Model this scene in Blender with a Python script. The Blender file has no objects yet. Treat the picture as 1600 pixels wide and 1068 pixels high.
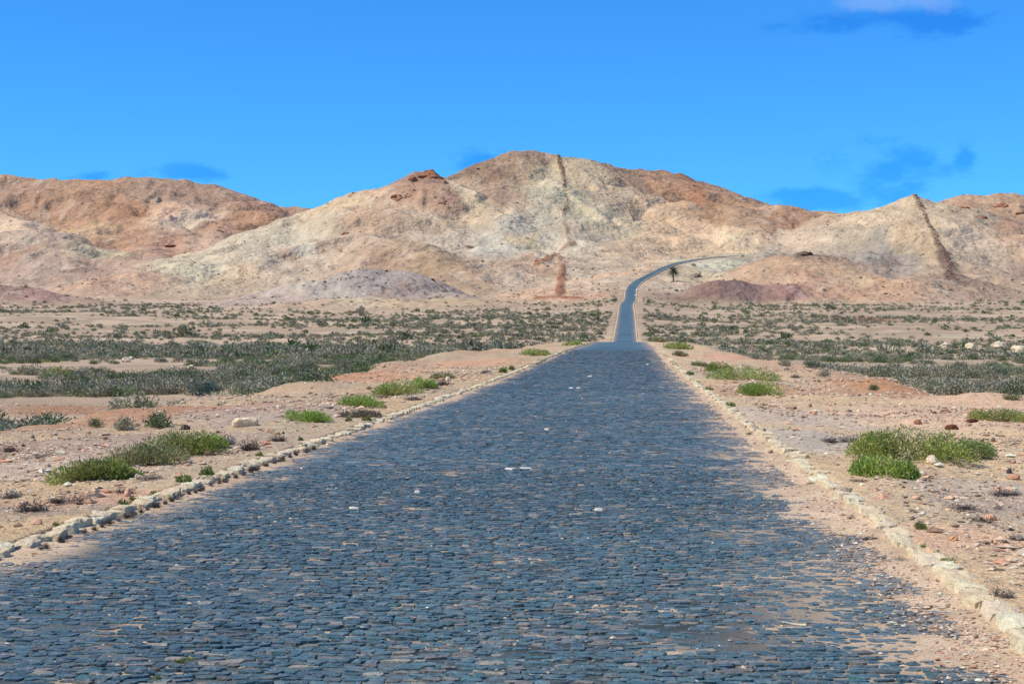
import bpy, math, random
import numpy as np
from mathutils import Vector

SC = bpy.context.scene
COL = SC.collection
RNG = np.random.default_rng(11)
random.seed(5)

# ------------------------------------------------------------------ camera, light, exposure
CAM_H = 1.53
F = 2500.0           # focal length of the photograph in its own pixels (1600 wide)
HY = 519.0           # row of the horizon in the photograph
cam = bpy.data.cameras.new("camera")
cam.sensor_width = 36.0
cam.lens = F / 1600.0 * 36.0
cam.clip_start = 0.1
cam.clip_end = 20000.0
cam_ob = bpy.data.objects.new("camera", cam)
COL.objects.link(cam_ob)
cam_ob.location = (0, 0, CAM_H)
cam_ob.rotation_euler = (math.radians(90) - math.atan((534 - HY) / F), 0, 0)
SC.camera = cam_ob

SUN_EL, SUN_AZ = math.radians(54), math.radians(-104)      # azimuth clockwise from +Y
world = bpy.data.worlds.new("World")
SC.world = world
world.use_nodes = True
wn, wl = world.node_tree.nodes, world.node_tree.links
wn.clear()
w_out = wn.new("ShaderNodeOutputWorld")
w_bg = wn.new("ShaderNodeBackground")
w_bg.inputs["Strength"].default_value = 0.13
sky = wn.new("ShaderNodeTexSky")
sky.sky_type = 'NISHITA'
sky.sun_disc = False
sky.sun_elevation = SUN_EL
sky.sun_rotation = SUN_AZ
sky.altitude = 0
sky.air_density = 1.0
sky.dust_density = 0.0
sky.ozone_density = 4.0
tint = wn.new("ShaderNodeMix"); tint.data_type = 'RGBA'; tint.blend_type = 'MULTIPLY'
tint.inputs["Factor"].default_value = 1.0
tint.inputs["B"].default_value = (0.205, 0.735, 1.32, 1)
wl.new(sky.outputs["Color"], tint.inputs["A"])
# thin far clouds, by direction
w_geo = wn.new("ShaderNodeTexCoord")
w_sep = wn.new("ShaderNodeSeparateXYZ"); wl.new(w_geo.outputs["Generated"], w_sep.inputs[0])


def wmath(op, a, b=None, c=None):
    n = wn.new("ShaderNodeMath"); n.operation = op
    for i, v in enumerate((a, b, c)):
        if v is None: continue
        if isinstance(v, (int, float)): n.inputs[i].default_value = v
        else: wl.new(v, n.inputs[i])
    return n.outputs[0]


w_az = wmath('DIVIDE', w_sep.outputs[0], wmath('MAXIMUM', w_sep.outputs[1], 0.05))
w_el = wmath('DIVIDE', w_sep.outputs[2], wmath('MAXIMUM', w_sep.outputs[1], 0.05))
w_noi = wn.new("ShaderNodeTexNoise"); w_noi.inputs["Scale"].default_value = 26; w_noi.inputs["Detail"].default_value = 6
w_noi.inputs["Roughness"].default_value = 0.6
w_map = wn.new("ShaderNodeMapping"); w_map.inputs["Scale"].default_value = (1, 1, 2.2)
wl.new(w_geo.outputs["Generated"], w_map.inputs[0]); wl.new(w_map.outputs[0], w_noi.inputs["Vector"])


def cloud(px, py, rx, ry, edge=1.0):
    """mask of one soft cloud centred on the direction of a photo pixel"""
    dx = wmath('DIVIDE', wmath('SUBTRACT', w_az, (px - 800) / F), rx / F)
    dy = wmath('DIVIDE', wmath('SUBTRACT', w_el, (HY - py) / F), ry / F)
    d = wmath('SQRT', wmath('ADD', wmath('MULTIPLY', dx, dx), wmath('MULTIPLY', dy, dy)))
    d = wmath('ADD', d, wmath('MULTIPLY', wmath('SUBTRACT', w_noi.outputs["Fac"], 0.5), 3.4))
    n = wn.new("ShaderNodeMapRange"); n.interpolation_type = 'SMOOTHSTEP'
    n.inputs["From Min"].default_value = 1.15; n.inputs["From Max"].default_value = 0.25
    wl.new(d, n.inputs["Value"])
    return n.outputs[0]


def wmax(lst):
    r = lst[0]
    for m in lst[1:]: r = wmath('MAXIMUM', r, m)
    return r


m_dark = wmax([cloud(1430, 32, 180, 28), cloud(1400, 268, 100, 46), cloud(1506, 243, 28, 36), cloud(1260, 318, 85, 30),
               cloud(752, 250, 55, 20), cloud(295, 272, 70, 16), cloud(145, 276, 40, 12)])
m_pale = cloud(1385, 2, 130, 22)
mixd = wn.new("ShaderNodeMix"); mixd.data_type = 'RGBA'; mixd.blend_type = 'MULTIPLY'
wl.new(wmath('MULTIPLY', m_dark, 0.95), mixd.inputs["Factor"]); wl.new(tint.outputs["Result"], mixd.inputs["A"])
mixd.inputs["B"].default_value = (0.45, 0.75, 0.93, 1)
mixp = wn.new("ShaderNodeMix"); mixp.data_type = 'RGBA'; mixp.blend_type = 'MIX'
wl.new(wmath('MULTIPLY', m_pale, 0.65), mixp.inputs["Factor"]); wl.new(mixd.outputs["Result"], mixp.inputs["A"])
mixp.inputs["B"].default_value = (1.7, 3.5, 7.4, 1)
wl.new(mixp.outputs["Result"], w_bg.inputs["Color"])
wl.new(w_bg.outputs[0], w_out.inputs["Surface"])

sun = bpy.data.lights.new("sun", 'SUN')
sun.energy = 4.5
sun.angle = math.radians(0.53)
sun.color = (1.0, 0.955, 0.86)
sun_ob = bpy.data.objects.new("sun", sun)
COL.objects.link(sun_ob)
sdir = Vector((math.sin(SUN_AZ) * math.cos(SUN_EL), math.cos(SUN_AZ) * math.cos(SUN_EL), math.sin(SUN_EL)))
sun_ob.rotation_euler = (-sdir).to_track_quat('-Z', 'Y').to_euler()
sun_ob.location = (-60, -20, 90)

SC.view_settings.view_transform = 'Standard'
SC.view_settings.look = 'None'
SC.view_settings.gamma = 1.0
SC.view_settings.exposure = 0.0
SC.view_settings.use_curve_mapping = False
SC.render.engine = 'CYCLES'
SC.cycles.max_bounces = 5
SC.cycles.diffuse_bounces = 3
SC.cycles.glossy_bounces = 2
SC.cycles.transparent_max_bounces = 4


# ------------------------------------------------------------------ helpers
def hash2(ix, iy, seed):
    ix = ix.astype(np.int64); iy = iy.astype(np.int64)
    h = (ix * 374761393 + iy * 668265263 + seed * 2147483647 + 1013904223) & 0xFFFFFFFF
    h = ((h ^ (h >> 13)) * 1274126177) & 0xFFFFFFFF
    h = ((h ^ (h >> 16)) * 2246822519) & 0xFFFFFFFF
    h = h ^ (h >> 15)
    return (h & 0xFFFFFF) / float(0xFFFFFF)


def vn(x, y, seed=0):
    x = np.asarray(x, float); y = np.asarray(y, float)
    x, y = np.broadcast_arrays(x, y)
    ix = np.floor(x); iy = np.floor(y)
    fx = x - ix; fy = y - iy
    ux = fx * fx * fx * (fx * (fx * 6 - 15) + 10); uy = fy * fy * fy * (fy * (fy * 6 - 15) + 10)
    a = hash2(ix, iy, seed); b = hash2(ix + 1, iy, seed); c = hash2(ix, iy + 1, seed); d = hash2(ix + 1, iy + 1, seed)
    return (a + (b - a) * ux) * (1 - uy) + (c + (d - c) * ux) * uy


def fbm(x, y, octaves=4, seed=0, gain=0.5):
    """about -1..1"""
    s = 0; a = 1.0; t = 0
    x = np.asarray(x, float); y = np.asarray(y, float)
    for o in range(octaves):
        s = s + a * (vn(x * 2 ** o + 17.3 * o, y * 2 ** o - 9.1 * o, seed + o) * 2 - 1)
        t += a; a *= gain
    return s / t * 1.6


def sstep(a, b, x):
    t = np.clip((np.asarray(x, float) - a) / (b - a), 0, 1)
    return t * t * (3 - 2 * t)


def lin(c):
    c = np.asarray(c, float) / 255.0
    return np.where(c <= 0.04045, c / 12.92, ((c + 0.055) / 1.055) ** 2.4)


def alb(r, g, b, k=1.0):
    """base colour of a surface that looks (r,g,b) in full sun under this sky"""
    return np.clip(lin((r, g, b)) / (k * np.array((1.06, 1.10, 1.25))), 0.01, 0.75)


def W(px, py, Y):
    return ((px - 800) / F * Y, Y, CAM_H + (HY - py) / F * Y)


def tag(o, label=None, cat=None, group=None, kind=None):
    if label: o["label"] = label
    if cat: o["category"] = cat
    if group: o["group"] = group
    if kind: o["kind"] = kind
    return o


def mesh_np(name, V, faces, mats, col=None, smooth=True, fmat=None, normals=None):
    """faces: list of integer arrays (N,k)"""
    me = bpy.data.meshes.new(name)
    V = np.asarray(V, np.float32)
    faces = [np.asarray(f, np.int32) for f in faces if len(f)]
    loops = np.concatenate([f.ravel() for f in faces])
    tot = np.concatenate([np.full(len(f), f.shape[1], np.int32) for f in faces])
    start = np.concatenate([[0], np.cumsum(tot)[:-1]]).astype(np.int32)
    me.vertices.add(len(V)); me.vertices.foreach_set("co", V.ravel())
    me.loops.add(len(loops)); me.loops.foreach_set("vertex_index", loops)
    me.polygons.add(len(tot)); me.polygons.foreach_set("loop_start", start); me.polygons.foreach_set("loop_total", tot)
    me.polygons.foreach_set("use_smooth", np.full(len(tot), bool(smooth)))
    if fmat is not None: me.polygons.foreach_set("material_index", np.asarray(fmat, np.int32))
    for m in (mats if isinstance(mats, (list, tuple)) else [mats]): me.materials.append(m)
    if col is not None:
        at = me.color_attributes.new("Col", 'FLOAT_COLOR', 'POINT')
        c4 = np.ones((len(V), 4), np.float32); c4[:, :3] = col
        at.data.foreach_set("color", c4.ravel())
    me.update(calc_edges=True)
    if normals is not None:
        me.normals_split_custom_set_from_vertices(np.asarray(normals, np.float32).tolist())
    return me


def link(name, me, parent=None, loc=None):
    o = bpy.data.objects.new(name, me)
    COL.objects.link(o)
    if parent is not None: o.parent = parent
    if loc is not None: o.location = loc
    return o


def vmat(name, noise=(), bump=(), rough=0.9, spec=0.2, objrand=0.0, trans=0.0, attr="Col", coord="Object", warm=None):
    """colour attribute x procedural noise, with procedural bump"""
    m = bpy.data.materials.new(name); m.use_nodes = True
    nt = m.node_tree; N, L = nt.nodes, nt.links
    bs = N["Principled BSDF"]
    bs.inputs["Roughness"].default_value = rough
    bs.inputs["Specular IOR Level"].default_value = spec
    at = N.new("ShaderNodeAttribute"); at.attribute_name = attr
    tc = N.new("ShaderNodeTexCoord")
    src = at.outputs["Color"]
    for (sc, amt, det, st) in noise:
        mp = N.new("ShaderNodeMapping"); mp.inputs["Scale"].default_value = st
        L.new(tc.outputs[coord], mp.inputs[0])
        n = N.new("ShaderNodeTexNoise"); n.inputs["Scale"].default_value = sc; n.inputs["Detail"].default_value = det
        n.inputs["Roughness"].default_value = 0.65
        L.new(mp.outputs[0], n.inputs["Vector"])
        r = N.new("ShaderNodeMapRange"); r.inputs["From Min"].default_value = 0.28; r.inputs["From Max"].default_value = 0.72
        r.inputs["To Min"].default_value = 1 - amt; r.inputs["To Max"].default_value = 1 + amt
        L.new(n.outputs["Fac"], r.inputs["Value"])
        v = N.new("ShaderNodeVectorMath"); v.operation = 'SCALE'
        L.new(src, v.inputs[0]); L.new(r.outputs[0], v.inputs["Scale"])
        src = v.outputs[0]
    if objrand:
        oi = N.new("ShaderNodeObjectInfo")
        r = N.new("ShaderNodeMapRange"); r.inputs["To Min"].default_value = 1 - objrand; r.inputs["To Max"].default_value = 1 + objrand
        L.new(oi.outputs["Random"], r.inputs["Value"])
        v = N.new("ShaderNodeVectorMath"); v.operation = 'SCALE'
        L.new(src, v.inputs[0]); L.new(r.outputs[0], v.inputs["Scale"]); src = v.outputs[0]
    L.new(src, bs.inputs["Base Color"])
    prev = None
    for (sc, strength, dist, det) in bump:
        n = N.new("ShaderNodeTexNoise"); n.inputs["Scale"].default_value = sc; n.inputs["Detail"].default_value = det
        L.new(tc.outputs[coord], n.inputs["Vector"])
        b = N.new("ShaderNodeBump"); b.inputs["Strength"].default_value = strength; b.inputs["Distance"].default_value = dist
        L.new(n.outputs["Fac"], b.inputs["Height"])
        if prev: L.new(prev, b.inputs["Normal"])
        prev = b.outputs[0]
    if prev: L.new(prev, bs.inputs["Normal"])
    if trans:
        tr = N.new("ShaderNodeBsdfTranslucent"); mx = N.new("ShaderNodeMixShader"); mx.inputs[0].default_value = trans
        L.new(src, tr.inputs["Color"]); L.new(bs.outputs[0], mx.inputs[1]); L.new(tr.outputs[0], mx.inputs[2])
        L.new(mx.outputs[0], N["Material Output"].inputs["Surface"])
    return m


I3 = (1, 1, 1)
M_GROUND = vmat("gravelly_earth", noise=[(0.35, 0.10, 5, I3), (3.0, 0.16, 6, I3), (14.0, 0.26, 4, I3), (48.0, 0.34, 3, I3)],  # finer noise paints gravel speckle and micro-shadow between grains into the colour
                bump=[(6.0, 0.9, 0.10, 6), (40.0, 1.0, 0.03, 5)], rough=0.95, spec=0.1)
M_HILL = vmat("dry_hillside", noise=[(0.05, 0.14, 10, I3), (0.22, 0.20, 7, (1, 1, 1.6)), (0.9, 0.12, 4, I3)],
              bump=[(0.04, 1.0, 8.0, 10), (0.25, 1.0, 2.2, 7)], rough=0.95, spec=0.1)


def add_ledges(m, layers):
    """thin dark ledges and pale scree patches of the rock itself"""
    N, L = m.node_tree.nodes, m.node_tree.links
    bs = N["Principled BSDF"]; src = bs.inputs["Base Color"].links[0].from_socket
    tc = [n for n in N if n.type == 'TEX_COORD'][0]
    for sc, st, lo, hi, amt, colr in layers:
        mp = N.new("ShaderNodeMapping"); mp.inputs["Scale"].default_value = st
        L.new(tc.outputs["Object"], mp.inputs[0])
        n = N.new("ShaderNodeTexNoise"); n.inputs["Scale"].default_value = sc; n.inputs["Detail"].default_value = 9; n.inputs["Roughness"].default_value = 0.68
        L.new(mp.outputs[0], n.inputs["Vector"])
        r = N.new("ShaderNodeMapRange"); r.inputs["From Min"].default_value = lo; r.inputs["From Max"].default_value = hi; r.inputs["To Max"].default_value = amt
        L.new(n.outputs["Fac"], r.inputs["Value"])
        mx = N.new("ShaderNodeMix"); mx.data_type = 'RGBA'; mx.inputs["B"].default_value = (*colr, 1)
        L.new(r.outputs[0], mx.inputs["Factor"]); L.new(src, mx.inputs["A"]); src = mx.outputs["Result"]
    L.new(src, bs.inputs["Base Color"])


add_ledges(M_HILL, ((0.045, (1, 0.6, 2.6), 0.61, 0.69, 0.32, (0.22, 0.16, 0.12)), (0.11, (1, 0.6, 2.2), 0.62, 0.69, 0.36, (0.19, 0.14, 0.11)),
                    (0.07, (1.4, 0.5, 1.0), 0.60, 0.70, 0.32, (0.60, 0.53, 0.45))))
def cobble_material(name, coord_scale=1.0):
    m = vmat(name, noise=[(9.0 * coord_scale, 0.22, 4, I3), (55.0 * coord_scale, 0.42, 4, I3)], bump=[(26.0 * coord_scale, 0.7, 0.014, 6)], rough=0.46, spec=0.5)
    N, L = m.node_tree.nodes, m.node_tree.links
    bs = N["Principled BSDF"]; src = bs.inputs["Base Color"].links[0].from_socket
    tc = [n for n in N if n.type == 'TEX_COORD'][0]
    for sc, lo, hi, amt, colr in ((2.6, 0.50, 0.72, 0.25, (0.15, 0.165, 0.150)), (9.0, 0.53, 0.66, 0.62, (0.235, 0.205, 0.155)), (60.0, 0.60, 0.69, 0.80, (0.40, 0.39, 0.35)), (24.0, 0.58, 0.68, 0.90, (0.010, 0.014, 0.016))):  # last layer paints the small dark shadows of gaps as black flecks
        n = N.new("ShaderNodeTexNoise"); n.inputs["Scale"].default_value = sc * coord_scale; n.inputs["Detail"].default_value = 5; n.inputs["Roughness"].default_value = 0.6
        L.new(tc.outputs["Generated" if False else "Object"], n.inputs["Vector"])
        r = N.new("ShaderNodeMapRange"); r.inputs["From Min"].default_value = lo; r.inputs["From Max"].default_value = hi; r.inputs["To Max"].default_value = amt
        L.new(n.outputs["Fac"], r.inputs["Value"])
        mx = N.new("ShaderNodeMix"); mx.data_type = 'RGBA'; mx.inputs["B"].default_value = (*colr, 1)
        L.new(r.outputs[0], mx.inputs["Factor"]); L.new(src, mx.inputs["A"]); src = mx.outputs["Result"]
    L.new(src, bs.inputs["Base Color"])
    return m


M_COBBLE = cobble_material("basalt_cobble")
M_BED = vmat("joint_sand", noise=[(4.0, 0.18, 5, I3), (70.0, 0.30, 3, I3)], bump=[(60.0, 0.8, 0.01, 4)], rough=0.95, spec=0.1)
M_FARROAD = vmat("far_cobbles", noise=[(0.25, 0.16, 5, (1, 0.25, 1)), (6.0, 0.30, 3, I3)], bump=[(7.0, 0.6, 0.03, 3)], rough=0.5, spec=0.5)
M_KERB = vmat("limestone_kerb", noise=[(4.0, 0.14, 5, I3), (40.0, 0.20, 4, I3)], bump=[(14.0, 0.6, 0.03, 6), (70.0, 0.5, 0.01, 4)], rough=0.92, spec=0.12)
M_ROCK = vmat("loose_rock", noise=[(6.0, 0.18, 5, I3), (40.0, 0.2, 4, I3)], bump=[(18.0, 0.6, 0.03, 6)], rough=0.92, spec=0.15)
M_LEAF = vmat("leaf", rough=0.62, spec=0.25, objrand=0.08, trans=0.24)
M_SHRUB = vmat("grey_leaf", rough=0.85, spec=0.1, objrand=0.26, trans=0.15)
M_TWIG = vmat("dry_twig", rough=0.9, spec=0.1, objrand=0.15)
M_BARK = vmat("bark", noise=[(6.0, 0.2, 4, I3)], rough=0.9, spec=0.1)
M_PAINT = vmat("worn_paint", noise=[(40.0, 0.15, 3, I3)], rough=0.7, spec=0.3)

# ------------------------------------------------------------------ road line and ground heights
_rd = [(820, 985, 467), (880, 987, 452), (930, 996, 441), (975, 1016, 429.5), (1030, 1046, 415.5), (1085, 1073, 408.5),
       (1130, 1097, 404.5), (1175, 1120, 402), (1225, 1142, 400.0), (1260, 1156, 399.0)]
_rY = [-400, 0, 300, 600, 740] + [p[0] for p in _rd]
_rX = [-0.40 + 0.0735 * (y - 10.6) for y in (-400, 0, 300, 600, 740)] + [W(p[1], p[2], p[0])[0] for p in _rd]
_zY = [-400, 0, 60, 100, 150, 190, 225, 290, 350, 420, 523, 640, 740] + [p[0] for p in _rd]
_zZ = [0, 0, 0.02, 0.25, 0.34, 0.36, 0.08, -1.6, -1.7, -0.62, 4.0, 9.7, 14.6] + [W(p[1], p[2], p[0])[2] for p in _rd]


def pchip(xs, ys):
    xs = np.array(xs, float); ys = np.array(ys, float)
    h = np.diff(xs); d = np.diff(ys) / h
    m = np.zeros(len(xs)); m[0] = d[0]; m[-1] = d[-1]
    for i in range(1, len(xs) - 1):
        m[i] = (d[i - 1] * h[i] + d[i] * h[i - 1]) / (h[i] + h[i - 1])

    def f(x):
        x = np.clip(np.asarray(x, float), xs[0], xs[-1])
        i = np.clip(np.searchsorted(xs, x) - 1, 0, len(xs) - 2)
        t = (x - xs[i]) / h[i]
        return ((2 * t ** 3 - 3 * t ** 2 + 1) * ys[i] + (t ** 3 - 2 * t ** 2 + t) * h[i] * m[i]
                + (-2 * t ** 3 + 3 * t ** 2) * ys[i + 1] + (t ** 3 - t ** 2) * h[i] * m[i + 1])
    return f


road_x = pchip(_rY, _rX)
road_z = pchip(_zY, _zZ)
plain_z = pchip([-6000, -500, 0, 60, 150, 250, 330, 420, 523, 640, 820, 900, 1000, 1200, 1600, 2500, 7000],
                [-3, -2, -1.1, -1.35, -1.7, -2.4, -2.3, -1.2, 3.0, 8.0, 15.5, 18.5, 22, 29, 44, 68, 68])
HALF = 3.02      # half width of the cobbled carriageway


def road_off(x, Y):
    g = (road_x(Y + 1.0) - road_x(Y - 1.0)) / 2.0
    return (x - road_x(Y)) / np.sqrt(1 + g * g)


# hills: crest and spur lines as (photo column, photo row, distance, run-out width)
FEAT = [
    # group, exponent, points
    (1, 1.6, [(-1500, 380, 1900, 500), (-700, 300, 1900, 520), (-300, 285, 1850, 520), (-50, 268, 1800, 520), (0, 271, 1800, 520), (40, 277, 1800, 520),
               (110, 281, 1800, 520), (170, 281, 1800, 520), (235, 277, 1800, 520), (290, 281, 1800, 520), (340, 288, 1800, 500), (375, 301, 1800, 480),
               (430, 317, 1800, 450), (495, 326, 1800, 420), (600, 345, 1850, 380)]),
    (1, 1.1, [(-120, 290, 1790, 150), (-40, 315, 1680, 190), (20, 340, 1560, 190), (55, 365, 1450, 150), (85, 400, 1340, 130), (140, 432, 1250, 90)]),
    (1, 1.1, [(270, 286, 1790, 130), (258, 320, 1690, 170), (245, 352, 1570, 190), (235, 388, 1450, 170), (225, 425, 1310, 110)]),
    (1, 1.1, [(365, 304, 1790, 110), (352, 325, 1720, 130), (345, 352, 1600, 140), (320, 390, 1450, 110), (300, 420, 1330, 80)]),
    (1, 1.1, [(135, 290, 1790, 100), (140, 322, 1700, 130), (150, 358, 1580, 130), (150, 390, 1450, 90)]),
    (2, 1.75, [(440, 345, 1330, 240), (495, 328, 1370, 300), (520, 317, 1380, 330), (545, 303, 1390, 340), (575, 300, 1400, 350), (610, 296, 1400, 360), (632, 286, 1400, 370),
              (648, 271, 1400, 380), (672, 268, 1400, 390), (690, 273, 1410, 390), (700, 277, 1420, 390), (730, 263, 1440, 400),
              (760, 250, 1460, 410), (800, 241, 1480, 420), (830, 239, 1500, 430), (870, 242, 1500, 430), (905, 244, 1510, 430),
              (940, 253, 1540, 430), (970, 262, 1570, 430), (1000, 266, 1600, 430), (1040, 267, 1640, 430), (1080, 279, 1700, 430),
              (1120, 293, 1760, 430), (1180, 313, 1850, 430), (1230, 329, 1920, 420), (1270, 339, 1980, 400), (1330, 356, 2050, 400)]),
    (2, 1.1, [(500, 327, 1370, 130), (400, 375, 1290, 120), (300, 408, 1190, 100), (215, 430, 1110, 80), (150, 446, 1050, 60)]),
    (2, 1.1, [(650, 273, 1400, 170), (600, 325, 1340, 170), (560, 365, 1260, 150), (515, 402, 1180, 110)]),
    (2, 1.0, [(555, 368, 1240, 110), (640, 380, 1170, 120), (715, 415, 1090, 110), (780, 453, 1010, 60)]),
    (2, 1.1, [(870, 243, 1500, 190), (885, 320, 1400, 180), (890, 382, 1270, 140), (878, 420, 1150, 100), (870, 458, 1030, 60)]),
    (2, 1.1, [(745, 300, 1400, 110), (775, 335, 1330, 130), (790, 380, 1230, 130), (800, 425, 1110, 90)]),
    (2, 1.1, [(1000, 267, 1600, 190), (985, 330, 1460, 170), (960, 392, 1270, 140), (935, 440, 1080, 80)]),
    (2, 1.1, [(1120, 294, 1760, 190), (1060, 345, 1530, 190), (1020, 395, 1290, 130), (985, 430, 1100, 80)]),
    (2, 1.1, [(1230, 330, 1920, 190), (1170, 370, 1700, 170), (1120, 392, 1500, 120)]),
    (3, 1.0, [(410, 470, 790, 50), (455, 452, 810, 65), (500, 434, 830, 75), (545, 421, 850, 80), (590, 425, 840, 80), (660, 455, 810, 55)]),
    (4, 1.1, [(330, 490, 690, 60), (430, 479, 720, 90), (560, 462, 760, 110), (650, 466, 770, 110), (760, 478, 790, 100), (870, 492, 800, 70)]),
    (5, 1.6, [(1220, 362, 1500, 260), (1275, 339, 1450, 300), (1290, 332, 1420, 310), (1320, 330, 1400, 320), (1355, 329, 1390, 330), (1380, 322, 1380, 330),
               (1400, 312, 1370, 330), (1425, 306, 1360, 340), (1450, 313, 1370, 330), (1475, 319, 1400, 320), (1520, 340, 1420, 280), (1600, 372, 1400, 250)]),
    (5, 1.1, [(1275, 340, 1450, 140), (1215, 383, 1330, 130), (1160, 412, 1160, 90), (1105, 432, 1010, 60)]),
    (5, 1.1, [(1425, 307, 1360, 170), (1460, 370, 1260, 150), (1490, 420, 1140, 110), (1508, 448, 1030, 60)]),
    (5, 1.1, [(1340, 330, 1390, 150), (1345, 375, 1290, 130), (1360, 415, 1180, 90)]),
    (6, 1.5, [(1455, 322, 1620, 330), (1490, 306, 1580, 370), (1520, 304, 1570, 380), (1550, 304, 1560, 380), (1580, 303, 1560, 380),
               (1600, 306, 1560, 380), (1700, 318, 1560, 380), (2000, 350, 1560, 380), (2400, 410, 1560, 380)]),
    (6, 1.1, [(1560, 305, 1560, 160), (1575, 370, 1420, 150), (1600, 425, 1270, 110)]),
    (6, 1.1, [(1680, 318, 1560, 160), (1680, 380, 1400, 150), (1680, 435, 1200, 110)]),
    (7, 1.31, [(1160, 458, 880, 60), (1215, 424, 920, 90), (1240, 402, 945, 100), (1256, 394, 955, 105), (1275, 399, 955, 105), (1310, 412, 950, 100),
              (1360, 432, 940, 90), (1440, 464, 900, 50)]),
    (8, 1.0, [(1070, 464, 840, 20), (1100, 446, 850, 28), (1120, 440, 852, 30), (1140, 441, 852, 30), (1160, 452, 850, 24), (1180, 462, 850, 20)]),
    (9, 1.0, [(-200, 440, 900, 80), (-60, 445, 890, 75), (0, 449, 880, 65), (50, 459, 860, 50), (110, 476, 830, 40)]),
    # the slope that carries the climbing road
    (5, 1.0, [(987, 453, 878, 55)] + [(p[1], p[2], p[0], 100) for p in _rd[2:]]),
]
_FE = []
for g, ex, pts in FEAT:
    P = np.array([W(a, b, c) + (w,) for a, b, c, w in pts])
    _FE.append((g, ex, P))


def hills(x, Y):
    """height above the plain and the dominating hill"""
    x = np.asarray(x, float); Y = np.asarray(Y, float)
    acc = np.zeros_like(x); best = np.zeros_like(x); who = np.zeros(x.shape, np.int16)
    wx = fbm(x / 70, Y / 70, 3, 40); wy = fbm(x / 70, Y / 70, 3, 60)
    K = 3.0
    for fi, (g, ex, P) in enumerate(_FE):
        rise = np.zeros_like(x)
        wmx = P[:, 3].max() * 1.5
        box = (x > P[:, 0].min() - wmx) & (x < P[:, 0].max() + wmx) & (Y > P[:, 1].min() - wmx) & (Y < P[:, 1].max() + wmx)
        if not box.any(): continue
        xb, yb, wxb, wyb = x[box], Y[box], wx[box], wy[box]
        r = np.zeros_like(xb); s0 = fi * 1000.0
        for i in range(len(P) - 1):
            a, b = P[i], P[i + 1]
            dx, dy = b[0] - a[0], b[1] - a[1]
            l2 = dx * dx + dy * dy; l = math.sqrt(l2)
            t = np.clip(((xb - a[0]) * dx + (yb - a[1]) * dy) / l2, 0, 1)
            d = np.hypot(xb - a[0] - t * dx, yb - a[1] - t * dy)
            w = a[3] + (b[3] - a[3]) * t
            near = d < w * 1.5
            if near.any():
                tn, dn, wn_ = t[near], d[near], w[near]
                s = s0 + l * tn + 6 * wxb[near]
                rib = fbm(s / (0.28 * P[:, 3].mean() + 8), dn / 260.0, 3, 7 + fi)
                dd = dn * (1 + 0.30 * rib + 0.10 * wyb[near])
                zr = a[2] + (b[2] - a[2]) * tn
                base = plain_z(a[1] + dy * tn)
                u = np.clip(1 - dd / wn_, 0, 1)
                gul = np.abs(fbm((s + 8 * wyb[near]) / 52.0, dn / 210.0 + 3.1, 4, 140 + fi, 0.5))
                v = np.maximum(zr - base, 0) * (1 + 0.75 * (np.minimum(gul, 0.6) - 0.30) * np.clip(4 * u * (1 - u), 0, 1) * sstep(0.0, 0.18, dn / wn_)) * (u ** ex if ex > 1.3 else 0.45 * u ** 1.2 + 0.55 * u * u * (3 - 2 * u))
                r[near] = np.maximum(r[near], v)
            s0 += l
        rise[box] = r
        who = np.where(rise > best, g, who)
        best = np.maximum(best, rise)
        # smooth maximum
        h = np.clip(0.5 + 0.5 * (rise - acc) / K, 0, 1)
        acc = np.where(rise > 0, acc * (1 - h) + rise * h + K * h * (1 - h) * np.clip(np.minimum(rise, acc) / K, 0, 1), acc)
    return acc, who


DYKES = [  # (points in the photo, half width m, lift m)
    ([(872, 243), (877, 262), (882, 285), (881, 302), (888, 318), (880, 336), (884, 355), (886, 372), (892, 384)], 1.7, 1.8),
    ([(1429, 307), (1437, 325), (1446, 345), (1460, 370), (1472, 395), (1482, 415), (1490, 440)], 2.2, 2.4),
    ([(893, 381), (876, 392), (857, 404), (836, 416)], 2.4, 1.6),
    ([(868, 398), (879, 408), (878, 425), (876, 445), (874, 462)], 2.6, 1.5),
    ([(840, 467), (868, 464), (905, 466)], 3.0, 0.6),
    ([(1474, 398), (1486, 420), (1497, 442)], 6.0, 0.4),
]
_DY = []


def dyke(x, Y):
    """0..1 nearness to a dyke, and its lift"""
    m = np.zeros_like(x); lift = np.zeros_like(x); wid = np.zeros(x.shape, np.int8)
    for k, (P, hw, up) in enumerate(_DY):
        box = (x > P[:, 0].min() - 30) & (x < P[:, 0].max() + 30) & (Y > P[:, 1].min() - 30) & (Y < P[:, 1].max() + 30)
        if not box.any(): continue
        xb, yb = x[box], Y[box]
        dm = np.full(xb.shape, 1e9)
        for i in range(len(P) - 1):
            a, b = P[i], P[i + 1]
            dx, dy = b[0] - a[0], b[1] - a[1]
            t = np.clip(((xb - a[0]) * dx + (yb - a[1]) * dy) / (dx * dx + dy * dy + 1e-9), 0, 1)
            dm = np.minimum(dm, np.hypot((xb - a[0] - t * dx), (yb - a[1] - t * dy) * 0.6))
        dm = dm + 1.5 * fbm(xb / 7, yb / 14, 3, 90 + k)
        v = 1 - sstep(hw * 0.55, hw * 1.15, dm)
        v = v * np.clip(0.75 + 0.6 * fbm(xb / 14, yb / 24, 2, 95 + k), 0.35, 1)
        mm = m[box]; ll = lift[box]; ww = wid[box]
        ww = np.where(v > mm, k, ww)
        m[box] = np.maximum(mm, v); lift[box] = np.maximum(ll, v * up); wid[box] = ww
    return m, lift, wid


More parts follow.
